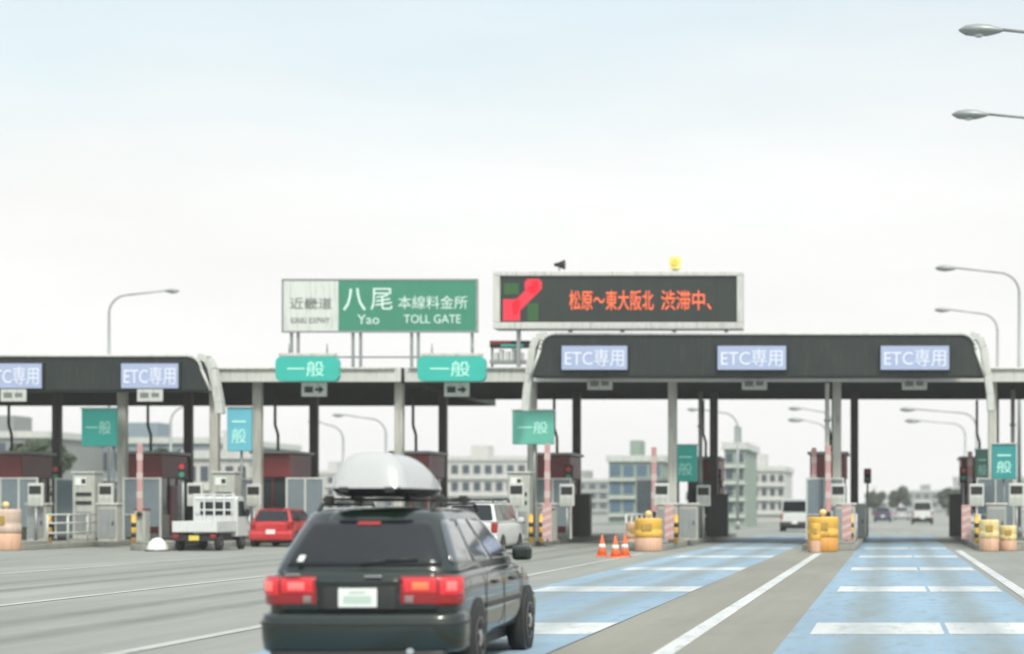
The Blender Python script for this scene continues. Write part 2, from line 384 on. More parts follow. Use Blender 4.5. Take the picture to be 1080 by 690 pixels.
# dark boards ---------------------------------------------------------
def board(label, X0, X1, z0, z1, y, left_round, right_round, labels, lw, lh, lz, br_bottom, pole_z):
    t = thing('lane_board', label, 'sign board', group='dark boards along the canopy front')
    r = 0.55; pts = [(X0 + (-.25 if left_round else 0), z0)]
    if left_round:
        pts += [(X0 + .1, z0 + (z1-z0)*.62)] + [(X0 + .1 + r - r*math.cos(a), z1 - r + r*math.sin(a)) for a in [R(15+15*i) for i in range(6)]]
    else: pts += [(X0, z1)]
    if right_round:
        pts += [(X1 - .1 - r + r*math.cos(a), z1 - r + r*math.sin(a)) for a in [R(90-15*i) for i in range(6)]] + [(X1 - .1, z0 + (z1-z0)*.62), (X1 + .25, z0)]
    else: pts += [(X1, z1), (X1, z0)]
    MB().prism(pts, 'y', y, y+1.1).build('panel', board_m, t, bevel=0.04)
    # pale rim following the top and ends
    rim = MB()
    for i in range(1, len(pts)-1 if right_round else len(pts)-2):
        pass
    path = pts[:] if left_round else pts[1:]
    if not right_round: path = path[:-1]
    for (ax, az), (bx, bz) in zip(path, path[1:]):
        rim.cyl((ax, y-.04, az), (bx, y-.04, bz), 0.055, n=8)
    rim.build('rim', white_metal, t)
    for px_, side in ((X0, -1), (X1, 1)):
        if (side < 0 and not left_round) or (side > 0 and not right_round): continue
        a = MB()
        ps = [(px_ - side*.30, z1 + .0), (px_ + side*.05, z1 - .12), (px_ + side*.22, z1 - .5), (px_ + side*.36, z0 + .1), (px_ + side*.46, (z0 + br_bottom)/2), (px_ + side*.5, br_bottom)]
        for (ax, az), (bx, bz) in zip(ps, ps[1:]):
            d = Vector((bx-ax, 0, bz-az)).normalized(); nx, nz_ = -d.z, d.x; hw = .14
            v = [(ax+nx*hw, az+nz_*hw), (ax-nx*hw, az-nz_*hw), (bx-nx*hw, bz-nz_*hw), (bx+nx*hw, bz+nz_*hw)]
            a.prism(v, 'y', y+.1+.004*len(a.bm.verts)/8, y+.55-.004*len(a.bm.verts)/8)
        a.build('end_bracket', white_metal, t, bevel=0.02)
    nl = MB()
    n = int((X1-X0)/2.9)
    for i in range(1, n): xx = X0+(X1-X0)*i/n; nl.box(xx-.012, xx+.012, y-.006, y-.001, z0+.05, z1-.05)
    nl.build('joint', black_m, t)
    return t
def lane_label(X, y, w, h, z, label, tw='ETC専用'):
    s = thing('lane_sign', label, 'lane sign', (X, y, z), group='lavender lane signs on the dark boards')
    MB().box(-w/2-.05, w/2+.05, .0, .14, -h/2-.05, h/2+.05).build('housing', board_m, s, bevel=0.02)
    MB().box(-w/2, w/2, -.02, -.003, -h/2, h/2).build('face', lav, s)
    text(tw, 'lettering', lav_t, s, -w*.45, w*.45, -h*.36, h*.36, -.03)
    return s
def under_sign(X, y, z, w, h, label, arrow=False):
    s = thing('clearance_plate', label, 'small sign', (X, y, z), group='small plates below the lane signs')
    MB().box(-w/2, w/2, 0, .06, -h/2, h/2).build('plate', white_metal, s, bevel=0.01)
    b = MB(); b.box(-w*.38, -w*.04, -.006, -.001, -h*.22, h*.22)
    if arrow:
        b.box(w*.04, w*.22, -.006, -.001, -h*.1, h*.1); b.prism([(w*.2, -h*.3), (w*.4, 0), (w*.2, h*.3)], 'y', -.006, -.001)
    else: b.box(w*.06, w*.36, -.006, -.001, -h*.16, h*.2)
    b.build('marking', black_t if arrow else sign_grey_t, s)
    MB().box(-.04, -.01, .06, .09, h/2-.05, h/2+.4).build('hanger', galv, s)
    return s
YB = 71.8; k = F / YB
board('large dark board with rounded ends along the right canopy front', wx(566, YB), wx(1032, YB), wz(397, YB), wz(352, YB), YB+.15, True, True, None, 0,0,0, wz(433, YB), 0)
board('lower dark board with one rounded end on the left canopy', wx(-160, YB), wx(214, YB), wz(412, YB), wz(375, YB), YB+.15, False, True, None, 0,0,0, wz(436, YB), 0)
for px, lab in ((627, 'lavender lane sign at the left end of the large dark board'), (793, 'lavender lane sign in the middle of the large dark board'), (965, 'lavender lane sign at the right end of the large dark board')):
    lane_label(wx(px, YB), YB, 69/k if px < 700 else 72/k, 25/k, wz(377.5, YB), lab)
    under_sign(wx(px, YB), YB+1.3, wz(402.5, YB), 27/k, 13/k, lab.replace('lavender lane sign', 'small pale plate below the lane sign'))
for px, lab in ((158, 'lavender lane sign beside the rounded end of the left board'), (14, 'lavender lane sign cut by the left picture edge')):
    lane_label(wx(px, YB), YB, 60/k, 26/k, wz(396.5, YB), lab)
    under_sign(wx(px, YB), YB+.0, wz(417, YB), 27/k, 13/k, lab.replace('lavender lane sign', 'small pale plate below the lane sign'))
# green lane signs in the middle
for px, w, y0, lab in ((321, 67, 375, 'green lane sign below the white part of the place-name board'), (474, 72, 372, 'green lane sign below the right end of the place-name board')):
    s = thing('lane_sign', lab, 'lane sign', (wx(px, YB), YB+.3, wz(388.5, YB)), group='green lane signs on the canopy edge')
    W2, H2 = w/k/2, 13/k; r = .22
    pts = []
    for cx, cz, a0 in ((W2-r, H2-r, 0), (-W2+r, H2-r, 90), (-W2+r, -H2+r, 180), (W2-r, -H2+r, 270)):
        pts += [(cx + r*math.cos(R(a0+15*i)), cz + r*math.sin(R(a0+15*i))) for i in range(7)]
    MB().prism(pts, 'y', 0, .35).build('box', teal_m, s, bevel=0.02)
    text('一般', 'lettering', teal_t, s, -W2*.62, W2*.55, -H2*.62, H2*.62, -.012)
    MB().box(-W2*.9, W2*.9, .02, .3, H2+.01, H2+.14).build('hood', white_metal, s, bevel=0.02)
    for sg in (-1, 1): MB().cyl((sg*W2*.6, .17, H2+.14), (sg*W2*.6, .17, H2+.5), .03).build('hanger', galv, s)
    under_sign(wx(px, YB), YB+1.2, wz(411, YB+1.2), 27/k, 15/k, 'small white arrow plate under the ' + lab.replace('the place-name board','name board'), True)

# place-name sign -----------------------------------------------------
YS = 74.6
t = thing('place_name_sign', 'wide green expressway sign with a pale left panel standing on the left canopy', 'road sign', (0, 0, 0))
x0, x1, xm, z0, z1 = wx(299, YS), wx(502, YS), wx(357, YS), wz(349, YS), wz(296, YS)
MB().box(xm+.005, x1, YS, YS+.08, z0, z1).build('green_panel', green_m, t)
MB().box(x0, xm-.005, YS, YS+.08, z0, z1).build('pale_panel', white_sign, t)
b = MB(); b.box(x0-.03, x1+.03, YS-.02, YS+.1, z1+.002, z1+.07); b.box(x0-.03, x1+.03, YS-.02, YS+.1, z0-.07, z0-.002)
b.box(x0-.07, x0-.032, YS-.02, YS+.1, z0-.07, z1+.07); b.box(x1+.032, x1+.08, YS-.02, YS+.1, z0-.07, z1+.07); b.build('frame', galv, t)
def sx(p): return wx(p, YS)
def sz(p): return wz(p, YS)
text('八', 'lettering', sign_white_t, t, sx(362), sx(386), sz(328), sz(304), YS-.012, bold=0.01)
text('尾', 'lettering', sign_white_t, t, sx(391), sx(414), sz(327), sz(304), YS-.012)
text('本線料金所', 'lettering', sign_white_t, t, sx(420), sx(493), sz(326), sz(312), YS-.012)
text('Yao', 'lettering', sign_white_t, t, sx(377), sx(400), sz(342), sz(332), YS-.012)
text('TOLL GATE', 'lettering', sign_white_t, t, sx(426), sx(486), sz(341), sz(332), YS-.012)
text('近畿道', 'lettering', sign_grey_t, t, sx(306), sx(350), sz(326), sz(314), YS-.012)
text('KINKI EXPWY', 'lettering', sign_grey_t, t, sx(307), sx(348), sz(341), sz(335), YS-.012)
b = MB()
for p in (306, 313, 371, 379, 433, 440, 497):
    b.box(sx(p)-.05, sx(p)+.05, YS+.12, YS+.24, 6.9, z1-.1)
for zz in (z0+.3, z1-.3): b.box(x0, x1, YS+.09, YS+.118, zz-.05, zz+.05)
b.box(x0+.2, x1-.2, YS+.25, YS+.3, 7.35, 7.42); b.build('support_frame', galv, t)

# variable message display -----------------------------------------
YD = 74.5
def dx(p): return wx(p, YD)
def dz(p): return wz(p, YD)
t = thing('message_display', 'large electronic display with orange characters and a red route symbol above the dark board', 'display')
a0, a1, c0, c1 = dx(520), dx(783), dz(347), dz(286)
i0, i1, e0, e1 = dx(527), dx(777), dz(340), dz(291)
b = MB(); b.box(a0, a1, YD, YD+.9, e1, c1); b.box(a0, a1, YD, YD+.9, c0, e0); b.box(a0, i0, YD, YD+.9, e0+.002, e1-.002); b.box(i1, a1, YD, YD+.9, e0+.002, e1-.002)
b.build('casing', fascia_m, t, bevel=0.03)
MB().box(i0+.003, i1-.003, YD+.1, YD+.85, e0+.003, e1-.003).build('screen', led_bg, t)
# the lit cells of the screen
text('松原〜東大阪北', 'lit_text', led_o, t, dx(600), dx(689), dz(327), dz(306), YD+.085)
text('渋滞中、', 'lit_text', led_o, t, dx(697), dx(750), dz(327), dz(306), YD+.085)
b = MB(); c = .085
def cells(b, test, xa, xb, za, zb):
    x = xa
    while x < xb:
        z = za
        while z < zb:
            if test(x, z): b.quad((x, YD+.09, z), (x+c*.9, YD+.09, z), (x+c*.9, YD+.09, z+c*.9), (x, YD+.09, z+c*.9))
            z += c
        x += c
cells(b, lambda x, z: True, dx(530), dx(548), dz(338), dz(317))
cells(b, lambda x, z: abs((z - dz(328)) - (x - dx(540))*1.05) < .32, dx(540), dx(566), dz(332), dz(296))
cells(b, lambda x, z: (x-dx(561))**2 + (z-dz(302))**2 < .12, dx(553), dx(570), dz(312), dz(294))
b.build('route_symbol', led_r, t)
for q in ((531,545,310,300),(556,566,338,322)):
    b = MB(); cells(b, lambda x, z: True, dx(q[0]), dx(q[1]), dz(q[2]), dz(q[3])); b.build('route_field', led_g, t)
b = MB()
for i in range(1, 12): xx = i0 + (i1-i0)*i/12; b.box(xx-.008, xx+.008, YD+.092, YD+.099, e0+.01, e1-.01)
b.build('module_joint', black_m, t)
for p in (545, 600, 655, 710, 765): MB().box(dx(p)-.07, dx(p)+.07, YD+.3, YD+.5, 6.9, c0-.002).build('support_leg', galv, t)
t = thing('loudspeaker', 'small dark round loudspeaker on top of the electronic display', 'loudspeaker', (dx(588), YD+.4, c1))
MB().cyl((0,0,0),(0,0,.22),.03).build('stem', galv, t); MB().lathe([(.06,-.2),(.09,-.05),(.15,.1),(.2,.2),(.19,.22)], (0,0,.3), 'x').build('horn', black_m, t)
t = thing('warning_beacon', 'yellow box beacon on top of the electronic display', 'beacon', (dx(711), YD+.4, c1))
MB().box(-.1,.1,-.1,.1,0,.12).build('base', galv, t); MB().box(-.22,.22,-.14,.14,.12,.62).build('lamp_housing', mat('beacon_yellow',(0.85,0.68,0.22),.4,emit=.1), t, bevel=.03)
MB().cyl((0,-.15,.38),(0,-.2,.38),.13).build('lens', mat('beacon_lens',(0.8,0.6,0.1),0.2), t)
# cabinet with small sign left of the display
t = thing('equipment_rack', 'dark equipment rack with red and teal edge in the gap left of the dark board', 'equipment rack', (wx(539,75), 75, 6.93))
MB().box(-.85,.75,0,.5,.85,1.12).build('header_box', board_m, t, bevel=.02)
MB().box(-.8,.0,-.03,-.003,1.0,1.09).build('red_stripe', red_m, t); MB().box(-.4,.5,-.03,-.003,.88,.97).build('teal_stripe', teal_m, t)
b = MB()
for x, h in ((-.7,.3),(-.5,.42),(-.25,.34),(0,.45),(.3,.3)): b.box(x,x+.15,.1,.4,.36,.36+h)
b.build('instrument', white_metal, t, bevel=.01)
MB().box(-.85,.75,0,.5,.22,.355).build('shelf', galv, t); b = MB()
for x in (-.8,.7): b.box(x-.04,x+.04,.2,.3,0,.22); b.box(x-.04,x+.04,.2,.3,.357,.85)
b.build('upright', galv, t)

# ------------------------------------------------------------------ islands and their furniture
for i, (x, d) in enumerate(ISL):
    hw = 0.95; n0 = 64.0
    pts = [(x-hw, 94), (x-hw, n0+1)] + [(x - hw*math.cos(R(a)), n0+1 - 1.0*math.sin(R(a))) for a in (25,50,75,105,130,155)] + [(x+hw, n0+1), (x+hw, 94)]
    t = thing('traffic_island', 'low concrete ' + d, 'traffic island', group='raised islands between the toll lanes')
    MB().prism(pts, 'z', 0.0, 0.2).build('slab', conc, t, bevel=0.03)
    pts2 = [(x-hw+.12, n0+2.6), (x-hw+.12, n0+1.05)] + [(x - (hw-.12)*math.cos(R(a)), n0+1.05 - .85*math.sin(R(a))) for a in (30,60,90,120,150)] + [(x+hw-.12, n0+1.05), (x+hw-.12, n0+2.6)]
    MB().prism(pts2, 'z', 0.204, 0.3).build('nose_block', conc, t, bevel=0.02)

# crash barrels
def barrel(x, y, m, label, h=1.15, r=.5, low=pink_p):
    t = thing('crash_barrel', label, 'crash barrel', (x, y, 0), group='impact barrels at the island noses')
    MB().lathe([(r*.90,0),(r*.97,.05),(r*.97,h*.40),(r*.93,h*.42)], n=28).build('lower_drum', low, t)
    MB().lathe([(r*.90,h*.421),(r,h*.45),(r*.99,h*.60),(r*.95,h*.62),(r*.95,h*.70),(r*.98,h*.72),(r*.98,h*.93),(r*.97,h*.985),(r*.9,h),(r*.2,h)], n=28).build('upper_drum', m, t)
    MB().box(-r*.35,r*.35,-r-.015,-r*.6,h*.62,h*.84).build('reflector_panel', mat('dirty_ochre',(0.38,0.24,0.05),.6,0,.3,5), t, bevel=.02)
    if r > .4: MB().lathe([(.05,h),(.05,h+.08),(.11,h+.09),(.11,h+.2),(.05,h+.25)], n=16).build('flasher', yellow_p, t)
    return t
orange_y = mat('orange_yellow_drum',(0.62,0.30,0.06),.5,0,.15,3,grime=.3)
barrel(wx(684,63), 63.0, yellow, 'yellow drum at the island nose right of the orange cones', 1.1, .47)
barrel(wx(669,64.6), 64.6, pink_p, 'faded pink-orange drum just behind the orange cones', .95, .3)
barrel(wx(868,62.4), 62.4, yellow, 'orange-yellow drum at the top of the diagonal white road line', 1.15, .52, orange_y)
barrel(wx(860,61.0), 61.0, yellow, 'slim yellow drum standing in front of the orange-yellow one', .95, .18)
barrel(wx(1043,63), 63.0, yellow_p, 'pale yellow drum left of pair at the right island nose', 1.05, .34)
barrel(wx(1063,63.6), 63.6, yellow_p, 'pale yellow drum right of pair at the right island nose', .85, .3)
barrel(wx(6,64), 64.0, mat('faded_salmon',(0.55,0.42,0.34),0.6,0,.1,3,grime=.3), 'faded salmon drum at the left picture edge', 1.4, .5)
t = thing('island_marker', 'low white rounded marker on the road left of the pickup truck', 'road marker', (wx(166,63.3), 63.3, 0))
MB().lathe([(.35,0),(.34,.1),(.26,.3),(.14,.42),(.03,.45)], n=20).build('dome', refl_w, t); MB().cyl((0,0,0),(0,0,.04),.4,n=20).build('foot', black_m, t)

# cones
cone = thing('traffic_cone', '', 'traffic cone', group='orange cones before the island')
MB().box(-.19,.19,-.19,.19,0,.04).build('base', orange, cone, bevel=.02)
MB().lathe([(.15,.04),(.105,.26),(.08,.38),(.03,.62),(.028,.64)], n=18).build('body', orange, cone)
MB().lathe([(.108,.27),(.112,.272),(.09,.37),(.085,.372)], n=18).build('band', refl_w, cone)
used = []
for px, Y, lab in ((635,56.5,'leftmost of the three orange traffic cones'), (649,55.2,'middle one of the three orange traffic cones'), (659,56.2,'rightmost of the three orange traffic cones')):
    place(cone, used, lab, (wx(px,Y), Y, 0.0))

# ticket machine cabinets with lane lamp box
def machine():
    t = thing('ticket_machine', '', 'ticket machine', group='pale ticket machines on the islands')
    c = MB().box(-.42,.42,-.3,.45,0,2.55).build('cabinet', cab_m, t, bevel=.04)
    MB().box(-.30,.12,-.325,-.303,2.1,2.4).build('display_window', plate_m, t)
    MB().box(-.06,.1,-.335,-.327,2.16,2.34).build('arrow_mark', black_t, t)
    for z in (1.75, 1.42): MB().box(-.28,.32,-.33,-.303,z-.06,z+.08).build('slot', black_m, t, bevel=.01)
    MB().box(-.3,.3,-.325,-.303,.25,1.1).build('door', galv, t)
    MB().cyl((.2,-.33,.7),(.2,-.37,.7),.03).build('handle', black_m, t)
    MB().box(-.46,.46,-.36,.5,2.553,2.62).build('cap', white_metal, t, bevel=.02)
    MB().box(-.5,.5,-.4,.55,-.001,.08).build('plinth', conc, t)
    return t
mp_ = machine(); used = []
for x, Y, lab in ((wx(556,74),72.6,'pale ticket machine under the pale-green hanging sign in mid picture'), (wx(246,73),72.2,'pale ticket machine below the light blue hanging sign behind the truck'),
                  (wx(96,73),72.6,'pale ticket machine under the teal sign on the left'), (wx(1062,73),76.2,'pale ticket machine under the teal sign at right edge'),
                  (-19.5,70.5,'pale ticket machine just above the wagon roof box'), (-36.4,72,'pale ticket machine cut by the left picture edge')):
    place(mp_, used, lab, (x, Y, 0.2))

def hang_sign(px, Y, w, h, zc, m, label, txt=None, post_side=0):
    t = thing('lane_lamp_sign', label, 'lane sign', (wx(px,Y), Y, zc), group='teal box signs over the islands')
    MB().box(-w/2, w/2, 0, .22, -h/2, h/2).build('box', m, t, bevel=.03)
    if w > 1.2: text('一般', 'lettering', teal_t, t, -w*.36, w*.36, -h*.18, h*.18, -.012)
    else:
        text('一', 'lettering', teal_t, t, -w*.28, w*.28, h*.16, h*.20, -.012); text('般', 'lettering', teal_t, t, -w*.3, w*.3, -h*.32, h*.02, -.012)
    MB().box(-w/2-.03, w/2+.03, -.06, .25, h/2+.002, h/2+.05).build('visor', white_metal, t)
    zb = 0.2 - zc
    MB().cyl((post_side*w*.35, .3, zb), (post_side*w*.35, .3, h*.4), .05).build('post', galv, t)
    return t
hang_sign(104,74,1.35,1.45,wz(451,74),teal_m,'bright teal box sign below the left dark board', post_side=1)
hang_sign(252,74,.95,1.7,wz(453,74),blue_sign,'tall light blue box sign between the truck and left board')
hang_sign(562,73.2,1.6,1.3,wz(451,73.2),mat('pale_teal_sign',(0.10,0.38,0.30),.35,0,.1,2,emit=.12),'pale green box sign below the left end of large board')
hang_sign(723,78,.95,1.5,wz(489,78),teal_m,'narrow green box sign at chest height between two pale pipes', post_side=-1)
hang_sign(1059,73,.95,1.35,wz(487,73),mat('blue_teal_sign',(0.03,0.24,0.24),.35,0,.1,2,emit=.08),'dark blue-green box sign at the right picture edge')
hang_sign(1036,80,.6,1.3,wz(491,80),mat('faded_teal_sign',(0.12,0.30,0.25),.35,0,.1,2),'faded green box sign behind the dark blue-green one')

# booths
def booth():
    t = thing('toll_booth', '', 'toll booth', group='maroon toll booths on the islands')
    w, l = .68, 2.6
    MB().box(-w, w, 0, l, 0, .95).build('lower_wall', booth_w, t, bevel=.03)
    MB().box(-w+.04, w-.04, .04, l-.04, .952, 2.45).build('glazing', booth_g, t)
    b = MB()
    for x in (-w, w-.09):
        for y in (0, l*.33, l*.66, l-.09): b.box(x, x+.09, y, y+.09, .953, 2.448)
    for y in (0, l-.09): b.box(-.03,.03, y, y+.05, .953, 2.448)
    b.build('window_frame', maroon, t)
    MB().box(-w-.06, w+.06, -.12, l+.12, 2.452, 3.42).build('upper_panel', maroon, t, bevel=.04)
    MB().box(-w-.16, w+.16, -.3, l+.3, 3.422, 3.54).build('roof', galv, t, bevel=.02)
    MB().box(-w+.1, w-.1, -.02, -.002, .2, .8).build('front_vent', maroon, t)
    MB().box(w+.002, w+.05, l*.35, l*.62, .1, 2.15).build('door', maroon, t)
    pts = [(0.1,.4,3.5),(.1,.4,4.2),(-.02,.4,4.6),(-.02,.4,6.1)]
    MB().tube(pts, .06).build('conduit', dark_col, t)
    return t
bp = booth(); used = []
for i, (x, Y, lab) in enumerate(((-30.4,77.2,'maroon toll booth under the rounded end of the left board'), (-25.0,76.6,'maroon toll booth above the red hatchback'), (-19.5,77,'maroon toll booth seen over the roof box of the wagon'),
        (-14.2,79.6,'maroon toll booth right of the pale green box sign'), (-8.5,85.5,'dark maroon toll booth right of the narrow green sign'), (-2.6,78,'maroon toll booth behind the orange-yellow drum'),
        (3.9,85.5,'maroon toll booth left of the right-edge teal sign'), (-36.0,77,'maroon toll booth at the left picture edge'))):
    place(bp, used, lab, (x, Y, 0.2))

# ETC bar gates
def gate():
    t = thing('bar_gate', '', 'barrier gate', group='pink bar gates at the lanes')
    MB().box(-.2,.2,-.25,.25,0,1.15).build('cabinet', cab_m, t, bevel=.03)
    MB().box(-.22,.22,-.27,.27,1.152,1.22).build('cap', maroon, t, bevel=.01)
    a = MB(); a.box(-.07,.13,-.33,-.28,.9,3.6); a.build('bar', pinkbar, t, bevel=.02)
    b = MB()
    for z in (1.6, 2.3, 3.0): b.box(-.075,.135,-.335,-.275,z,z+.25)
    b.build('pale_band', mat('pale_pink_band',(0.52,0.42,0.40),.5), t)
    MB().cyl((.03,-.26,1.0),(.03,-.36,1.0),.1).build('pivot', black_m, t)
    return t
gp = gate(); used = []
for px, Y, rz, lab in ((690,74,.0,'pink bar gate standing upright right of the pale building'), (873,72,.0,'pink bar gate upright behind the orange-yellow drum'), (858,75,.0,'pink bar gate upright just left of the orange-yellow drum'),
                       (1022,80,.0,'pink bar gate upright at the right lane edge'), (578,70,0,'pink bar gate beside the pale ticket machine in mid picture'), (150,70.5,0,'pink bar gate left of the white pickup truck')):
    place(gp, used, lab, (wx(px,Y), Y, 0.2), rz)

# railings and small posts on the islands
def guard(x, y0, y1, label, m=white_metal):
    t = thing('guard_rail', label, 'guard rail', group='pipe guard rails on the islands')
    b = MB()
    for z in (.55, .9, 1.2): b.cyl((x, y0, z), (x, y1, z), .03)
    b.build('rail', m, t)
    n = max(2, int((y1-y0)/1.3)+1)
    for i in range(n):
        y = y0+(y1-y0)*i/(n-1); MB().cyl((x,y,.2),(x,y,1.22),.04).build('post', m, t)
guard(-14.9,66.3,71.5,'white pipe rail left of the mid ticket machine')
guard(-9.3,66.5,73.5,'white pipe rail behind the yellow drum by the cones')
guard(-1.35,66.5,73.5,'white pipe rail right of the orange-yellow drum')
guard(3.1,66.5,73.5,'white pipe rail behind the pale yellow drums')
guard(-29.6,66.5,71.5,'white pipe rail right of left ticket machine')
guard(-24.2,66.8,71.5,'white pipe rail hidden partly by the pickup truck')
# lane controllers: low cabinets
def ctrl():
    t = thing('lane_cabinet', '', 'cabinet', group='low control cabinets on the islands')
    MB().box(-.35,.35,-.25,.25,0,1.35).build('body', booth_w, t, bevel=.03)
    MB().box(-.3,.3,-.27,-.252,.15,1.2).build('door', galv, t, bevel=.005)
    MB().box(.18,.22,-.3,-.272,.6,.75).build('handle', black_m, t)
    MB().box(-.4,.4,-.3,.3,1.352,1.42).build('hood', white_metal, t, bevel=.01)
    return t
cp = ctrl(); used = []
for x, Y, lab in ((wx(706,68),67.5,'low pale cabinet at the foot of the tall pale column by the yellow drum'), (wx(728,72),71.5,'low pale cabinet below the narrow green sign'), (wx(893,70),68,'low pale cabinet right of the orange-yellow drum'),
                  (wx(905,80),79,'low pale cabinet at the dark column foot beside the blue lane'), (wx(582,72),71,'low pale cabinet beside the mid-picture pink bar gate'), (wx(60,72),70.5,'low pale cabinet left of the left ticket machine'),
                  (wx(128,70),69,'low pale cabinet right of the left ticket machine'), (wx(1050,70),69.5,'low pale cabinet behind the pale yellow drums')):
    place(cp, used, lab, (x, Y, 0.2))
# signal lamp heads on poles
def signal():
    t = thing('lane_signal', '', 'signal', group='lane signals on poles')
    MB().cyl((0,0,0),(0,0,2.7),.045).build('pole', galv, t)
    MB().box(-.16,.16,-.12,.12,2.3,2.95).build('housing', black_m, t, bevel=.03)
    MB().cyl((0,-.121,2.78),(0,-.15,2.78),.1).build('red_lens', red_m, t); MB().cyl((0,-.121,2.48),(0,-.15,2.48),.1).build('green_lens', green_m, t)
    return t
sp_ = signal(); used = []
for px, Y, lab in ((600,76,'black lane signal beside the dark column in mid picture'), (915,83,'black lane signal left of the blue lane opening'), (1016,79,'black lane signal right of the blue lane opening'), (193,71,'black lane signal above the pickup truck bed'), (60,76,'black lane signal among the left island machines'),(757,84,'black lane signal at the dark column right of the green sign')):
    place(sp_, used, lab, (wx(px,Y), Y, 0.2))

# ------------------------------------------------------------------ vehicles
def wheel(parent, x, y, r, w, rm=rim_m, side=1):
    t = MB().lathe([(r*.62,-w/2),(r*.93,-w/2),(r,-w/2+.04),(r,w/2-.04),(r*.93,w/2),(r*.62,w/2)], (0,0,0), 'x', 28).build('wheel', tyre_m, parent)
    t.location = (x, y, r)
    o = side*(w/2+.004)
    b = MB().lathe([(r*.62,o-.03*side),(r*.6,o),(r*.5,o-.02*side),(r*.2,o+.004*side),(r*.05,o+.01*side)] if side > 0 else [(r*.62,o+.03),(r*.6,o),(r*.5,o+.02),(r*.2,o-.004),(r*.05,o-.01)], (0,0,0), 'x', 24)
    rim = b.build('rim', rm, t)
    s = MB()
    for i in range(5):
        a = 2*math.pi*(i+.5)/5; c_, s_ = math.cos(a), math.sin(a)
        s.box(o+.004*side-.006, o+.004*side+.006, r*.28, r*.5, -.035, .035, Matrix.Rotation(a, 4, 'X'))
    s.build('rim_opening', black_m, t)
    return t
def loft(stations, name, m, parent, sub=2):
    """station: (y, half_width, z_bottom, z_belt, z_top)"""
    bm = MB(); rings = []
    for (y, w, zb, zl, zt) in stations:
        half = [(0,zb),(.7*w,zb),(.93*w,zb+.03),(w,zb+.16),(w*1.005,(zb+zl)/2),(w,zl-.1),(w*.975,zl),(w*.9,zt-.012),(w*.5,zt+.01),(0,zt+.015)]
        ring = [(x,y,z) for x, z in half] + [(-x,y,z) for x, z in half[-2:0:-1]]
        rings.append([bm.bm.verts.new(v) for v in ring])
    n = len(rings[0])
    for a, b in zip(rings, rings[1:]):
        for i in range(n): bm.bm.faces.new((a[i], a[(i+1)%n], b[(i+1)%n], b[i]))
    bm.bm.faces.new(rings[0]); bm.bm.faces.new(rings[-1][::-1])
    return bm.build(name, m, parent, sub=sub, smooth=True)
def lerp(a, b, t): return tuple(a[i] + (b[i]-a[i])*t for i in range(3))
def patch_pt(P, u, v): return Vector(lerp(lerp(P[0], P[1], u), lerp(P[3], P[2], u), v))
def pane(P, u0, u1, v0, v1, name, m, parent, off=.006, th=.006, r=.12, uu=None):
    """rounded pane lying on patch P (bottom-left, bottom-right, top-right, top-left seen from outside)"""
    n = (Vector(P[1])-Vector(P[0])).cross(Vector(P[3])-Vector(P[0])).normalized()
    u0b, u1b, u0t, u1t = uu if uu else (u0, u1, u0, u1)
    pts = []
    for cu, cv, a0 in ((1,1,0),(0,1,90),(0,0,180),(1,0,270)):
        for i in range(5):
            a = R(a0+22.5*i); vv = (1-r if cv else r) + r*math.sin(a); uq = (1-r*.6 if cu else r*.6) + r*.6*math.cos(a)
            lo = u0b + (u0t-u0b)*vv; hi = u1b + (u1t-u1b)*vv
            pts.append(patch_pt(P, lo + (hi-lo)*uq, v0 + (v1-v0)*vv))
    bm = MB()
    A = [bm.bm.verts.new(p + n*off) for p in pts]; B = [bm.bm.verts.new(p + n*(off+th)) for p in pts]; k_ = len(pts)
    for i in range(k_): bm.bm.faces.new((A[i], A[(i+1)%k_], B[(i+1)%k_], B[i]))
    bm.bm.faces.new(A[::-1]); bm.bm.faces.new(B)
    return bm.build(name, m, parent)

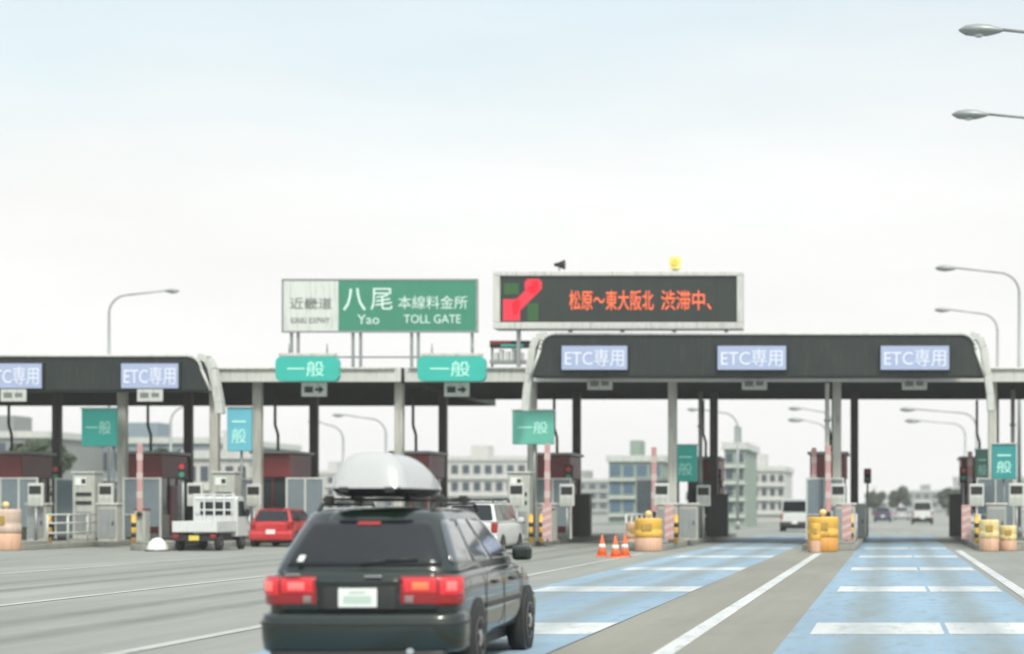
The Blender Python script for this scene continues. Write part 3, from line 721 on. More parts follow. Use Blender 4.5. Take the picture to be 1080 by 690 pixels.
def car(name, label, cat, loc, rz, paint, P, group=None, rear_on=False, detail=True, hero=False):
    t = thing(name, label, cat, loc, rz, group)
    L, Wd, H = P['L'], P['W']/2, P['H']; zt = P['belt']
    y_r0, y_r1, y_f1, y_f0 = P['cab']      # rear glass base, roof rear, roof front, windscreen base
    st = P['st'] if 'st' in P else [(.07,Wd*.90,.3,zt-.13,zt-.04),(.09,Wd*.94,.29,zt-.1,zt-.02),(.3,Wd*.985,.27,zt-.05,zt),(L*.3,Wd,.24,zt-.05,zt),(L*.6,Wd,.24,zt-.06,zt-.005),(y_f0,Wd*.99,.24,zt-.08,zt-.02),
         (L*.88,Wd*.955,.26,zt-.2,zt-.13),(L-.12,Wd*.86,.28,zt-.3,zt-.24),(L-.02,Wd*.72,.32,zt-.36,zt-.3)]
    loft(st, 'body', paint, t)
    wb, wt_ = Wd*.93, P['roofw']/2
    if hero: hero_cabin(paint, t)
    B0, B1 = zt-.02, H-.05
    rear = [(-wb,y_r0,B0),(wb,y_r0,B0),(wt_,y_r1,B1),(-wt_,y_r1,B1)]
    front = [(wb*.97,y_f0,B0-.02),(-wb*.97,y_f0,B0-.02),(-wt_,y_f1,B1),(wt_,y_f1,B1)]
    right = [(wb,y_r0,B0),(wb*.97,y_f0,B0-.02),(wt_,y_f1,B1),(wt_,y_r1,B1)]
    left = [(-wb*.97,y_f0,B0-.02),(-wb,y_r0,B0),(-wt_,y_r1,B1),(-wt_,y_f1,B1)]
    if not hero:
        bm = MB(); V = [bm.bm.verts.new(v) for v in (rear[0],rear[1],right[1],left[0],rear[3],rear[2],right[2],left[3])]
        for f in ((0,3,2,1),(4,5,6,7),(0,1,5,4),(1,2,6,5),(2,3,7,6),(3,0,4,7)): bm.bm.faces.new([V[i] for i in f])
        bm.build('cabin', paint, t, bevel=.07, seg=4, smooth=False)
        # crowned roof skin
        bm = MB(); ny, nx = 8, 8; g = []
        for j in range(ny+1):
            row = []
            for i in range(nx+1):
                u, v = i/nx*2-1, j/ny
                yy = y_r1-.03 + (y_f1+.03-y_r1+.03)*v
                row.append(bm.bm.verts.new((u*(wt_-.01), yy, B1 - .004 + .05*(1-u**4)*(1-(2*v-1)**6))))
            g.append(row)
        for j in range(ny):
            for i in range(nx): bm.bm.faces.new((g[j][i], g[j][i+1], g[j+1][i+1], g[j+1][i])).smooth = True
        bm.build('roof', paint, t)
        pane(rear, .06,.94,.11,.88,'rear_window', carglass, t)
        pane(front,.05,.95,.08,.92,'windscreen', carglass, t)
        sp = P['splits']
        for a, b_, ta, tb in sp:
            pane(right, a,b_,.12,.90,'side_window', sideglass, t, uu=(a,b_,ta,tb), r=.1)
            pane(left, 1-b_,1-a,.12,.90,'side_window', sideglass, t, uu=(1-b_,1-a,1-tb,1-ta), r=.1)
    r = P.get('r', .3); ya, yb = P['axle']
    for y in (ya, yb):
        for s in (-1, 1):
            a = MB().lathe([(r*1.16,Wd*s-.14*s),(r*1.16,Wd*s+.012*s)] if s>0 else [(r*1.16,Wd*s+.012*s),(r*1.16,Wd*s-.14*s)], (0,y,r*1.02), 'x', 28)
            a.build('wheel_arch', black_m, t)
            wheel(t, s*(Wd-.075), y, r, .2, P.get('rim', rim_m), s)
    # bumpers
    if hero: band('rear_bumper', paint, t, -1.2, 1.2, [(-.05,.25),(.01,.24),(.045,.27),(.06,.36),(.068,.46),(.062,.53),(.045,.565),(.01,.58),(-.05,.585)], 60, fade=.75)
    else: bb = MB(); bb.prism([(0,.3),(-.0,.46),(.02,.56),(.12,.6),(.5,.6),(.5,.24),(.06,.24)], 'x', -Wd*.97, Wd*.97); bb.build('rear_bumper', P.get('bump', paint), t, bevel=.04, seg=3)
    bb = MB(); bb.prism([(L-.4,.24),(L,.26),(L+.03,.45),(L-.05,.58),(L-.4,.6)], 'x', -Wd*.9, Wd*.9); bb.build('front_bumper', P.get('bump', paint), t, bevel=.05, seg=3)
    # lamps at the rear, plate
    tz0, tz1 = P['tail_z']; tw = P['tail_w']; ty = .055
    for s in (-1, 1):
        b0, b1 = s*Wd*.955, s*(Wd*.955-tw)
        mn, mxx = min(b0,b1), max(b0,b1)
        if hero:
            a_, b_ = (.36, .96) if s > 0 else (-.96, -.36)
            lm = band('tail_light', tail_off, t, a_, b_, [(-.04,tz0),(.008,tz0+.004),(.018,tz0+.03),(.020,tz1-.05),(.012,tz1-.006),(-.04,tz1)], 30, fade=.4)
            zm = tz0 + (tz1-tz0)*.42
            def seg_(nm, m_, p, q, z0_, z1_, d=.028):
                p, q = (p, q) if s > 0 else (-q, -p)
                return band(nm, m_, lm, p, q, [(0,z0_),(d-.004,z0_),(d,z0_+.015),(d,z1_-.015),(d-.004,z1_),(0,z1_)], 14, fade=.3)
            seg_('lit_lens', tail_on, .385, .66, zm, tz1-.022); seg_('lit_lens', tail_on, .685, .92, zm-.02, tz1-.022)
            seg_('bulb_glow', tail_hot, .74, .83, zm+.02, tz1-.05, .032)
            seg_('indicator_lens', amber if s > 0 else tail_hot, .46, .60, zm+.03, tz1-.055, .032)
            seg_('reverse_lens', mat('smoked_lens',(0.22,0.16,0.15),.15,coat=.5), .40, .47, tz0+.02, zm-.02, .026)
        else: lm = MB().box(mn, mxx, ty, .3, tz0, tz1).build('tail_light', tail_on if rear_on else tail_off, t, bevel=.035, seg=3)
        hb = MB().box(min(s*Wd*.84,s*Wd*.5), max(s*Wd*.84,s*Wd*.5), L-.2, L-.055, .56, .68).build('headlight', head_m, t, bevel=.02)
        MB().box(s*Wd*.93 if s>0 else s*Wd*.93-.2, s*Wd*.93+.2 if s>0 else s*Wd*.93, y_f0-.5, y_f0-.38, zt-.02, zt+.13).build('mirror', paint, t, bevel=.04, seg=3)
        # door handles
        for yy in (L*.36, L*.56):
            MB().box(min(s*Wd,s*(Wd+.025)), max(s*Wd,s*(Wd+.025)), yy, yy+.16, zt-.2, zt-.165).build('door_handle', paint if not hero else trim_m, t, bevel=.008)
    pz = P['plate_z']; py = P.get('plate_y', .02)
    pl = MB().box(-.165+P.get('plate_dx',0),.165+P.get('plate_dx',0),py-.02,py+.08,pz,pz+.165).build('number_plate', plate_m, t, bevel=.005)
    if hero: MB().box(-.12,.12,py-.024,py-.0205,pz+.035,pz+.1).build('plate_digits', plate_t, pl); MB().box(-.07,.07,py-.024,py-.0205,pz+.12,pz+.14).build('plate_digits', plate_t, pl)
    MB().box(-Wd*.8,Wd*.8,.35,L-.35,.16,.3).build('underbody', black_m, t)
    return t, dict(rear=rear, right=right, left=left, Wd=Wd)

# hero wagon
YW = 16.3
def plan(sv, W=.85, y0=.03, bow=.05, rc=.24):
    a = abs(sv); st_ = W - rc; sg = 1 if sv >= 0 else -1
    if a < st_: return Vector((sg*a, y0 + bow*(a/W)**2, 0))
    yb_ = y0 + bow*(st_/W)**2; th = (a - st_)/rc
    if th < math.pi/2: return Vector((sg*(st_ + rc*math.sin(th)), yb_ + rc*(1-math.cos(th)), 0))
    return Vector((sg*W, yb_ + rc + (a - st_ - rc*math.pi/2), 0))
def band(name, m, parent, s0, s1, prof, n=28, fade=0.0, bevel=0.0, **kw):
    """closed profile (outward distance, z) swept along the rounded rear of the car"""
    bm = MB(); rings = []
    for i in range(n+1):
        sv = s0 + (s1-s0)*i/n; p = plan(sv, **kw); q = plan(sv+.01, **kw) - plan(sv-.01, **kw); nrm = Vector((q.y, -q.x, 0)).normalized()
        f = 1 - fade*max(0, min(1, (abs(sv)-.8)/.3))
        rings.append([bm.bm.verts.new(p + nrm*(d*f if d > 0 else d) + Vector((0,0,z))) for d, z in prof])
    k_ = len(prof)
    for a, b_ in zip(rings, rings[1:]):
        for i in range(k_): bm.bm.faces.new((a[i], a[(i+1)%k_], b_[(i+1)%k_], b_[i])).smooth = True
    bm.bm.faces.new(rings[0]); bm.bm.faces.new(rings[-1][::-1])
    return bm.build(name, m, parent, bevel=bevel)
def hero_cabin(paint, t):
    wb, wt_ = .80, .585; zb, zt_ = .93, 1.43
    def loop(v, grow=0.0, sh=0.0):
        w = wb + (wt_-wb)*(v**1.12) + grow - sh*wt_; y0 = .10 + (.44-.10)*(v**1.25) - grow + sh*1.0; y1 = 3.50 + (2.62-3.5)*v + grow - sh*1.1
        z = zb + (zt_-zb)*v; pts = []; rr_, rf = .26*(1-sh*.9), .34*(1-sh*.9)
        def bowr(x): return .07*(x/w)**2
        A = w - rr_
        for i in range(20): x = -A + 2*A*i/20; pts.append((x, y0 + bowr(x)))
        yc = y0 + bowr(A)
        for i in range(12): th = math.pi/2*i/12; pts.append((A + rr_*math.sin(th), yc + rr_*(1-math.cos(th))))
        ya, yb_ = yc + rr_, y1 - rf
        for i in range(40): pts.append((w - .03*(i/40)**2, ya + (yb_-ya)*i/40))
        wf = w - .03
        for i in range(12): th = math.pi/2*i/12; pts.append((wf - rf + rf*math.cos(th), yb_ + rf*math.sin(th)*.6))
        yf = yb_ + rf*.6
        B = wf - rf
        for i in range(20): x = B - 2*B*i/20; pts.append((x, yf + .14*(1-(x/B)**2)))
        R_ = pts[20:84]
        for x, y in R_[::-1]: pts.append((-x, y))
        return [Vector((x, y, z)) for x, y in pts]
    bm = MB(); rings = []
    levels = [(i/8, 0) for i in range(9)]
    L_ = [loop(v) for v, _ in levels]
    base = loop(1.0)
    for sh, dz_ in ((.04,.022),(.12,.038),(.3,.052),(.6,.062),(.85,.066)):
        c0_ = Vector((0, 1.5, 0)); L_.append([Vector((p.x*(1-sh), c0_.y + (p.y-c0_.y)*(1-sh*.9), zt_ + dz_)) for p in base])
    for l_ in L_: rings.append([bm.bm.verts.new(p) for p in l_])
    n = len(rings[0])
    for a, b_ in zip(rings, rings[1:]):
        for i in range(n): bm.bm.faces.new((a[i], a[(i+1)%n], b_[(i+1)%n], b_[i])).smooth = True
    bm.bm.faces.new(rings[-1])
    bm.build('cabin', paint, t)
    def pane2(name, i0, i1, v0, v1, m, slant=(0,0)):
        b2 = MB(); g_ = []; nv = 8; nu = max(6, int(abs(i1-i0)))
        for a in range(nv+1):
            v = v0 + (v1-v0)*a/nv; lp = loop(v, .007); row = []
            f = a/nv; lo, hi = i0 + slant[0]*f, i1 + slant[1]*f
            e = .9*(max(0, 1-f*7) + max(0, 1-(1-f)*7))         # rounded corners
            lo += e; hi -= e
            for c in range(nu+1):
                q = lo + (hi-lo)*c/nu; k0 = math.floor(q); fr = q-k0
                row.append(b2.bm.verts.new(lp[k0 % n].lerp(lp[(k0+1) % n], fr)))
            g_.append(row)
        for a in range(nv):
            for c in range(nu): b2.bm.faces.new((g_[a][c], g_[a][c+1], g_[a+1][c+1], g_[a+1][c])).smooth = True
        o = b2.build(name, m, t); so = o.modifiers.new('solid', 'SOLIDIFY'); so.thickness = .004; so.offset = -1
        return o
    pane2('rear_window', -5.5, 25.5, .10, .90, carglass)
    pane2('windscreen', 85, 103, .06, .93, carglass)
    for i0, i1, sl in ((27.5, 41, (.5,-1.0)), (42, 54.5, (-1.0,-1.5)), (55.5, 74, (-1.5,-8))):
        pane2('side_window', i0, i1, .13, .90, sideglass, sl)
        # mirror to the left side: index k on the right equals 188-ish - k on the left
        pane2('side_window', 167-i1, 167-i0, .13, .90, sideglass, (-sl[1], -sl[0]))
PW = dict(L=4.62, W=1.70, H=1.50, belt=.97, cab=(.14,.50,2.75,3.45), roofw=1.06, axle=(.92,3.58), r=.31, tail_z=(.64,.90), tail_w=.44, plate_z=.63, plate_y=.015,
          splits=(), st=[(.10,.60,.3,.86,.93),(.115,.70,.29,.86,.94),(.17,.79,.28,.88,.95),(.28,.835,.26,.90,.96),(.6,.848,.25,.91,.965),(1.6,.85,.24,.91,.965),(2.8,.85,.24,.90,.96),(3.45,.842,.24,.88,.945),(4.05,.81,.26,.76,.83),(4.42,.74,.28,.66,.72),(4.58,.62,.32,.60,.66)])
wag, g = car('station_wagon', 'dark green station wagon with lit brake lamps and a white roof box, close ahead', 'car', (wx(377,YW), YW, 0), R(1.2), green_paint, PW, rear_on=True, hero=True)
# tailgate details
band('tailgate', green_paint, wag, -.66, .66, [(-.06,.59),(.004,.592),(.012,.62),(.014,.86),(.006,.93),(-.06,.95)], 30)
band('plate_recess', trim_m, wag, -.33, .33, [(0,.605),(.018,.605),(.020,.62),(.020,.80),(.016,.815),(0,.815)], 10)
band('garnish', green_paint, wag, -.36, .36, [(0,.83),(.034,.832),(.038,.85),(.026,.875),(0,.88)], 12)
band('tailgate_gap', black_m, wag, -.68, .68, [(-.03,.581),(.006,.583),(.008,.588),(-.03,.59)], 30)
band('bumper_strip', trim_m, wag, -1.15, 1.15, [(.03,.475),(.070,.477),(.074,.49),(.069,.503),(.03,.505)], 50, fade=.7)
band('lower_valance', trim_m, wag, -.75, .75, [(0,.17),(.02,.18),(.045,.25),(0,.26)], 30)
MB().box(.06,.20,-.012,.02,.89,.905).build('badge', chrome, wag)
MB().box(-.62,-.50,-.0,.03,.905,.918).build('badge', chrome, wag)
Pr = [(-.70,.105,.95),(.70,.105,.95),(.52,.45,1.43),(-.52,.45,1.43)]
def rp(u, v, off=.02):
    n = (Vector(Pr[1])-Vector(Pr[0])).cross(Vector(Pr[3])-Vector(Pr[0])).normalized(); return patch_pt(Pr, u, v) + n*off + Vector((0, .055*(2*u-1)**2 - .02, 0))
MB().tube([rp(.5,.08,.03), rp(.66,.13,.03), rp(.86,.16,.03)], .010).build('rear_wiper', trim_m, wag)
a, c_ = rp(.42,.80), rp(.60,.86); b = MB(); b.quad(rp(.42,.79,.016), rp(.60,.79,.016), rp(.60,.85,.016), rp(.42,.85,.016)); b.build('high_brake_light', tail_off, wag)
b = MB(); b.quad(rp(.085,.13,.016), rp(.125,.13,.016), rp(.125,.24,.016), rp(.085,.24,.016)); b.build('window_sticker', plate_m, wag)
for s in (-1, 1):
    MB().tube([(s*.50,.62,1.455),(s*.50,.72,1.515),(s*.50,2.5,1.525),(s*.50,2.66,1.455)], .018).build('roof_rail', trim_m, wag)
b = MB()
for s in (-1,1):
    MB().box(min(s*.845,s*.868), max(s*.845,s*.868), 1.3, 3.15, .56, .61).build('side_moulding', trim_m, wag, bevel=.008)
b = MB()
for s in (-1,1):
    for y in (1.32, 2.22, 3.2): b.box(min(s*.852,s*.857), max(s*.852,s*.857), y, y+.012, .32, .88)
b.build('door_gap', black_m, wag)
MB().cyl((.45,-.02,.25),(.45,.3,.25),.03).build('exhaust', chrome, wag)
# roof bars and cargo box
bars = thing('roof_bars', 'dark crossbars clamped across the wagon roof under the white box', 'roof rack', wag.location, R(1.2))
for y in (.95, 2.0):
    MB().box(-.56,.56,y-.03,y+.03,1.545,1.575).build('crossbar', trim_m, bars, bevel=.008)
    for s in (-1,1): MB().box(s*.50-.035,s*.50+.035,y-.05,y+.05,1.50,1.60).build('clamp', trim_m, bars, bevel=.01)
bx = thing('roof_box', 'silver-white roof box strapped on top of the dark green wagon', 'roof box', wag.location + Vector((-.03,0,0)), R(1.2))
def shell(z_of, name, m, y0=.42, y1=2.1):
    bm = MB(); ny, nx = 26, 18; g_ = []
    for j in range(ny+1):
        v = j/ny; y = y0+(y1-y0)*v; row = []
        env = min(1, (v/.10))**.5 * (1 - max(0,(v-.45)/.55)**2.2*.55)
        wv = .345*(min(1, .86+.14*min(1,v/.08)) - .13*max(0,(v-.6)/.4)**2)
        for i in range(nx+1):
            u = i/nx*2-1; row.append(bm.bm.verts.new((u*wv, y, z_of(u, v, env))))
        g_.append(row)
    for j in range(ny):
        for i in range(nx): bm.bm.faces.new((g_[j][i], g_[j][i+1], g_[j+1][i+1], g_[j+1][i])).smooth = True
    return bm.build(name, m, bx)
shell(lambda u,v,e: 1.66 + .32*max(0.0,(1-abs(u)**3.2))**.62*e*(1 if v<1 else 0), 'lid', box_m)
shell(lambda u,v,e: 1.66 - .075*(1-abs(u)**6)*min(1,v/.06,(1-v)/.06), 'tray', trim_m)
b = MB()
b.tube([(-.29,.44,1.66),(.29,.44,1.66)], .012); b.build('seam', trim_m, bx)
for s in (-1,1):
    MB().box(s*.2-.04,s*.2+.04,.405,.44,1.62,1.67).build('latch', trim_m, bx, bevel=.005)
    MB().box(s*.25-.02,s*.25+.02,.9,.94,1.575,1.60).build('clamp', trim_m, bx)

PH = dict(L=3.7, W=1.62, H=1.44, belt=.92, cab=(.12,.42,2.1,2.9), roofw=1.12, axle=(.6,2.95), r=.28, tail_z=(.66,.88), tail_w=.22, plate_z=.48,
          splits=((.08,.45,.03,.42),(.47,.90,.46,.97)), rim=rim_dark)
Y = 69.3; car('hatchback', 'red hatchback just right of the white pickup truck', 'car', (wx(285,Y), Y, 0), 0, red_paint, PH)
PS = dict(L=4.4, W=1.69, H=1.66, belt=1.02, cab=(.10,.30,3.0,3.75), roofw=1.3, axle=(.8,3.4), r=.3, tail_z=(.7,1.0), tail_w=.18, plate_z=.6,
          splits=((.04,.28,.02,.25),(.30,.56,.27,.58),(.58,.92,.61,.97)), rim=rim_m)
Y = 56.5; wc, _ = car('minivan', 'white minivan partly hidden behind the right side of the dark wagon', 'car', (wx(495,Y), Y, 0), 0, white_paint, PS)
b = MB()
for s in (-1,1): b.tube([(s*.6,.5,1.62),(s*.6,.6,1.70),(s*.6,2.8,1.71),(s*.6,2.9,1.63)], .03)
b.box(-.6,.6,.9,.98,1.68,1.72); b.box(-.6,.6,2.3,2.38,1.68,1.72); b.build('roof_rack', trim_m, wc)
PV = dict(L=4.4, W=1.75, H=1.95, belt=1.1, cab=(.07,.14,3.5,4.0), roofw=1.5, axle=(.85,3.5), r=.31, tail_z=(.7,1.05), tail_w=.13, plate_z=.45,
          splits=((.04,.32,.03,.31),(.34,.62,.33,.62),(.64,.94,.64,.97)), rim=rim_dark, bump=trim_m)
Y = 112; car('delivery_van', 'small white van driving away through the middle lane opening', 'van', (wx(838,Y), Y, 0), 0, white_paint, PV)
Y = 158; car('delivery_van', 'white van far beyond the gate above the right blue lane', 'van', (wx(973,Y), Y, 0), 0, white_paint, PV)
Y = 178; car('hatchback', 'small dark blue car far off left of the distant white van', 'car', (wx(931,Y), Y, 0), 0, blue_paint, PH)
Y = 200; car('hatchback', 'tiny silver car far off between the dark blue car and distant van', 'car', (wx(951,Y), Y, 0), 0, silver_paint, PH)

# kei pickup truck
Y = 63.2
t = thing('pickup_truck', 'small white pickup truck with a guard frame behind its cab', 'truck', (wx(205,Y), Y, 0), R(1))
W2 = .74
MB().box(-W2+.02, W2-.02, .05, 2.05, .62, .70).build('bed_floor', white_paint, t)
MB().box(-W2, W2, 0, .045, .64, 1.0).build('tailgate', white_paint, t, bevel=.012)
for s in (-1,1):
    MB().box(min(s*W2,s*(W2-.04)), max(s*W2,s*(W2-.04)), .05, 2.04, .64, 1.0).build('side_gate', white_paint, t, bevel=.012)
    MB().box(s*.62-.09,s*.62+.09,-.02,.05,.45,.56).build('tail_light', tail_off, t, bevel=.01)
    for y in (.5,2.75): wheel(t, s*(W2-.09), y, .27, .16, rim_dark, s)
    MB().box(s*(W2-.08)-.08,s*(W2-.08)+.08,.2,.78,.56,.6).build('mudguard', black_m, t)
    MB().box(min(s*W2,s*(W2+.14)), max(s*W2,s*(W2+.14)), 2.95,3.0,1.15,1.4).build('mirror', black_m, t, bevel=.01)
cabp = [(2.08,.45),(2.08,1.76),(2.2,1.84),(2.75,1.84),(3.15,1.15),(3.28,.95),(3.3,.45)]
MB().prism(cabp, 'x', -W2, W2).build('cab', white_paint, t, bevel=.04, seg=3)
MB().box(-.52,.52,2.05,2.078,1.2,1.65).build('rear_window', carglass, t, bevel=.01)
for s in (-1,1): MB().prism([(2.2,1.15),(2.2,1.68),(2.72,1.68),(3.02,1.15)], 'x', min(s*(W2+.003),s*(W2+.012)), max(s*(W2+.003),s*(W2+.012))).build('side_window', carglass, t)
b = MB()
for x in (-.68,-.34,0,.34,.68): b.box(x-.025,x+.025,1.93,1.98,.7,1.93)
for z in (1.35,1.88): b.box(-.7,.7,1.94,1.97,z,z+.05)
b.build('guard_frame', white_paint, t)
MB().box(-.55,.55,.1,3.1,.33,.55).build('chassis', black_m, t); MB().box(-.7,.7,-.03,.06,.34,.44).build('rear_bumper', black_m, t, bevel=.01)
MB().box(-.165,.165,-.05,-.032,.36,.52).build('number_plate', mat('yellow_plate',(0.7,0.55,0.1),.4), t)

# ------------------------------------------------------------------ street lamps
def lamp(X, Y, H, arm, side, label, head_s=1.0, m=galv, rise=.6, grp='street lamps along the road'):
    t = thing('street_lamp', label, 'street lamp', (X, Y, 0), group=grp)
    MB().cyl((0,0,0),(0,0,H-1.2),.11,.07).build('pole', m, t)
    MB().cyl((0,0,0),(0,0,.5),.16).build('base', m, t)
    pts = [(0,0,H-1.2)]
    for i in range(1, 9):
        a = i/8*math.pi/2; pts.append((side*1.0*(1-math.cos(a)), 0, H-1.2+1.2*math.sin(a)*.82))
    pts.append((side*arm, 0, H + .02))
    MB().tube(pts, lambda q: .06-.02*q).build('arm', m, t)
    h = MB(); s = head_s
    prof = [(.02,-.1),(.09,0),(.17,.2),(.19,.42),(.15,.62),(.03,.75)]
    hl = MB().lathe([(r_*s, q*s) for r_, q in prof], (0,0,0), 'x', 16).build('lamp_head', galv, t)
    hl.scale = (side, 1, .6); hl.location = (side*arm, 0, H)
    MB().box(-.0,.0001,0,.0001,0,.0001).bm.free()
    ln = MB().lathe([(.11*s,-.03),(.1*s,-.06),(.05*s,-.09)], (side*(arm+.38*s),0,H-.06*s), 'z', 14).build('lens', head_m, t)
    return t
lamp(wx(1200,45.8), 45.8, wz(32,45.8), 3.35, -1, 'topmost street lamp head reaching in from the right edge', 1.3)
lamp(wx(1165,55.6), 55.6, wz(121,55.6), 3.5, -1, 'second street lamp head reaching in from the right edge', 1.3)
lamp(wx(1075,91.6), 91.6, wz(283,91.6), 3.1, -1, 'tall street lamp with curved arm above the canopy right end', 1.3)
lamp(wx(1052,111), 111, wz(327,111), 2.8, -1, 'street lamp with curved arm just behind the tall right one', 1.2)
lamp(wx(115,101), 101, wz(307,101), 3.0, 1, 'lone street lamp above the left dark board', 1.0)
lamp(wx(1030,120), 120, wz(432,120), 3.9, -1, 'street lamp seen through the right lane opening', 1.3)
lamp(wx(1018,150), 150, wz(444,150), 3.6, -1, 'smaller street lamp deeper in the right lane opening', 1.6)
lamp(wx(778,125), 125, wz(432,125), 2.6, -1, 'street lamp seen just right of the middle dark column', 1.0)
lamp(wx(878,140), 140, wz(431,140), 2.3, -1, 'street lamp whose head hangs in the middle lane opening', 1.3)
lamp(wx(872,150), 150, wz(443,150), 1.9, -1, 'lower street lamp in the middle lane opening', 1.6)
lamp(wx(407,118), 118, wz(438,118), 2.6, -1, 'street lamp seen above the wagon roof box', 1.0)
lamp(wx(362,125), 125, wz(445,125), 1.6, -1, 'slim street lamp left of the roof box', 1.0)
lamp(wx(180,115), 115, wz(425,115), 2.0, 1, 'street lamp pole behind the left toll booth', 1.0)

# ------------------------------------------------------------------ buildings beyond the gate
win_m = mat('distant_window', (0.07,0.09,0.11), .15, 0, .3, .5)
def building(label, px0, px1, ytop, Y, m, cols, rows, depth=14, roof='flat', wm=win_m, wfrac=.6, hfrac=.5):
    x0, x1, z1 = wx(px0,Y), wx(px1,Y), wz(ytop,Y)
    t = thing('building', label, 'building', group='buildings beyond the toll gate')
    MB().box(x0,x1,Y,Y+depth,0,z1).build('wall', m, t)
    if roof == 'flat':
        b = MB(); b.box(x0-.2,x1+.2,Y-.2,Y+.1,z1+.002,z1+.5); b.box(x0-.2,x1+.2,Y+depth-.1,Y+depth+.2,z1+.002,z1+.5); b.box(x0-.2,x0+.1,Y+.102,Y+depth-.102,z1+.002,z1+.5); b.box(x1-.1,x1+.2,Y+.102,Y+depth-.102,z1+.002,z1+.5)
        b.build('parapet', white_metal, t)
        MB().box(x0+(x1-x0)*.3,x0+(x1-x0)*.5,Y+3,Y+6,z1+.003,z1+1.8).build('stair_house', m, t)
    else:
        MB().prism([(Y-1,z1),(Y+depth*.5,z1+(z1*.35)),(Y+depth+1,z1)], 'x', x0-.6, x1+.6).build('roof', mat('grey_blue_roof',(0.14,0.17,0.19),.5,0,.15,.6), t)
    cw, rh = (x1-x0)/cols, (z1-.8)/rows
    for r_ in range(rows):
        for c2 in range(cols):
            a = x0+cw*(c2+.5); z = .8+rh*(r_+.5)
            w_ = MB().box(a-cw*wfrac/2,a+cw*wfrac/2,Y-.06,Y-.002,z-rh*hfrac/2,z+rh*hfrac/2).build('window', wm, t)
        MB().box(x0,x1,Y-.3,Y-.003,.8+rh*r_-.12,.8+rh*r_+.05).build('floor_band', white_metal, t)
    return t
c_white = mat('pale_wall', (0.50,0.50,0.48), .8, 0, .1, .3, grime=.3); c_grey = mat('grey_wall', (0.27,0.29,0.28), .8, 0, .15, .3, grime=.3)
c_green = mat('green_grey_wall', (0.26,0.32,0.28), .8, 0, .15, .3, grime=.3); c_blue = mat('blue_grey_wall', (0.22,0.27,0.30), .7, 0, .15, .3)
building('long low grey-blue depot behind the left lanes', 70, 232, 468, 150, c_blue, 14, 2, 20)
building('pale apartment block between the roof box and pale ticket machine', 462, 556, 486, 210, c_white, 8, 3)
building('grey-green office beyond the yellow drum', 642, 698, 487, 150, c_green, 4, 3, 10, wm=mat('blue_glass',(0.10,0.16,0.22),.1,0,.3,.4), wfrac=.75, hfrac=.6)
building('narrow green-grey block right of the dark column', 764, 786, 474, 135, c_green, 2, 4, 12)
building('pale low block in the middle lane opening', 784, 828, 497, 190, c_white, 5, 3)
building('white block far behind the red hatchback', 325, 372, 500, 260, c_white, 5, 3)
building('grey block behind the roof box', 372, 470, 494, 330, c_grey, 9, 3)
building('white storage block behind the pickup truck', 196, 262, 484, 112, c_white, 5, 2, 8)
building('far grey block behind the left picture edge', -60, 50, 462, 140, c_grey, 8, 4)
building('far pale block between the mid column and office', 596, 642, 508, 300, c_grey, 4, 3)
building('distant pale block left of the right blue lane horizon', 912, 936, 522, 420, c_white, 4, 2)
building('distant grey block above the far white van', 955, 1008, 519, 460, c_grey, 6, 2)
building('distant block behind the right island machines', 1008, 1120, 505, 380, c_white, 9, 3)
building('distant slim block right of the far small white van', 852, 880, 510, 350, c_grey, 3, 3)

# distant trees
leaf = mat('distant_foliage', (0.055,0.075,0.045), .9, 0, .35, .8)
def tree(px, Y, h, label):
    x = wx(px, Y); t = thing('tree', label, 'tree', (x, Y, 0), group='trees far beyond the gate')
    MB().tube([(0,0,0),(.1,0,h*.3),(-.05,.1,h*.55)], lambda q: .28-.14*q).build('trunk', bark, t)
    b = MB(); rr = random.Random(int(px*7+Y))
    cs = [(rr.gauss(0,h*.16), rr.gauss(0,h*.16), h*(.4+.5*rr.random()), h*(.10+.10*rr.random())) for _ in range(13)]
    for cx, cy, cz, cr in cs:
        for _ in range(90):
            d = Vector((rr.gauss(0,1), rr.gauss(0,1), rr.gauss(0,.8))).normalized()*cr*(.5+.5*rr.random()); s = .22
            c0_ = Vector((cx,cy,cz))+d; u = Vector((rr.gauss(0,1),rr.gauss(0,1),rr.gauss(0,1))).normalized(); w = u.orthogonal().normalized()
            b.quad(c0_-u*s-w*s, c0_+u*s-w*s, c0_+u*s+w*s, c0_-u*s+w*s)
    b.build('crown', leaf, t)
for px, Y, h, lab in ((946,300,4.6,'small pointed tree on the horizon above the right blue lane'), (921,310,3.8,'small tree at the left end of the right lane horizon'), (1000,290,4.0,'low tree on the horizon right of the distant van'),
                      (812,240,4.2,'tree beside the van in the middle opening'), (748,200,5.5,'tree behind the middle dark column'), 
                      (318,210,4.5,'tree far behind the red hatchback'), (540,230,5,'tree behind the mid ticket machine'), (40,120,5.5,'dark tree behind the left island machines'), (185,150,6,'dark tree behind the left toll booth')):
    tree(px, Y, h, lab)

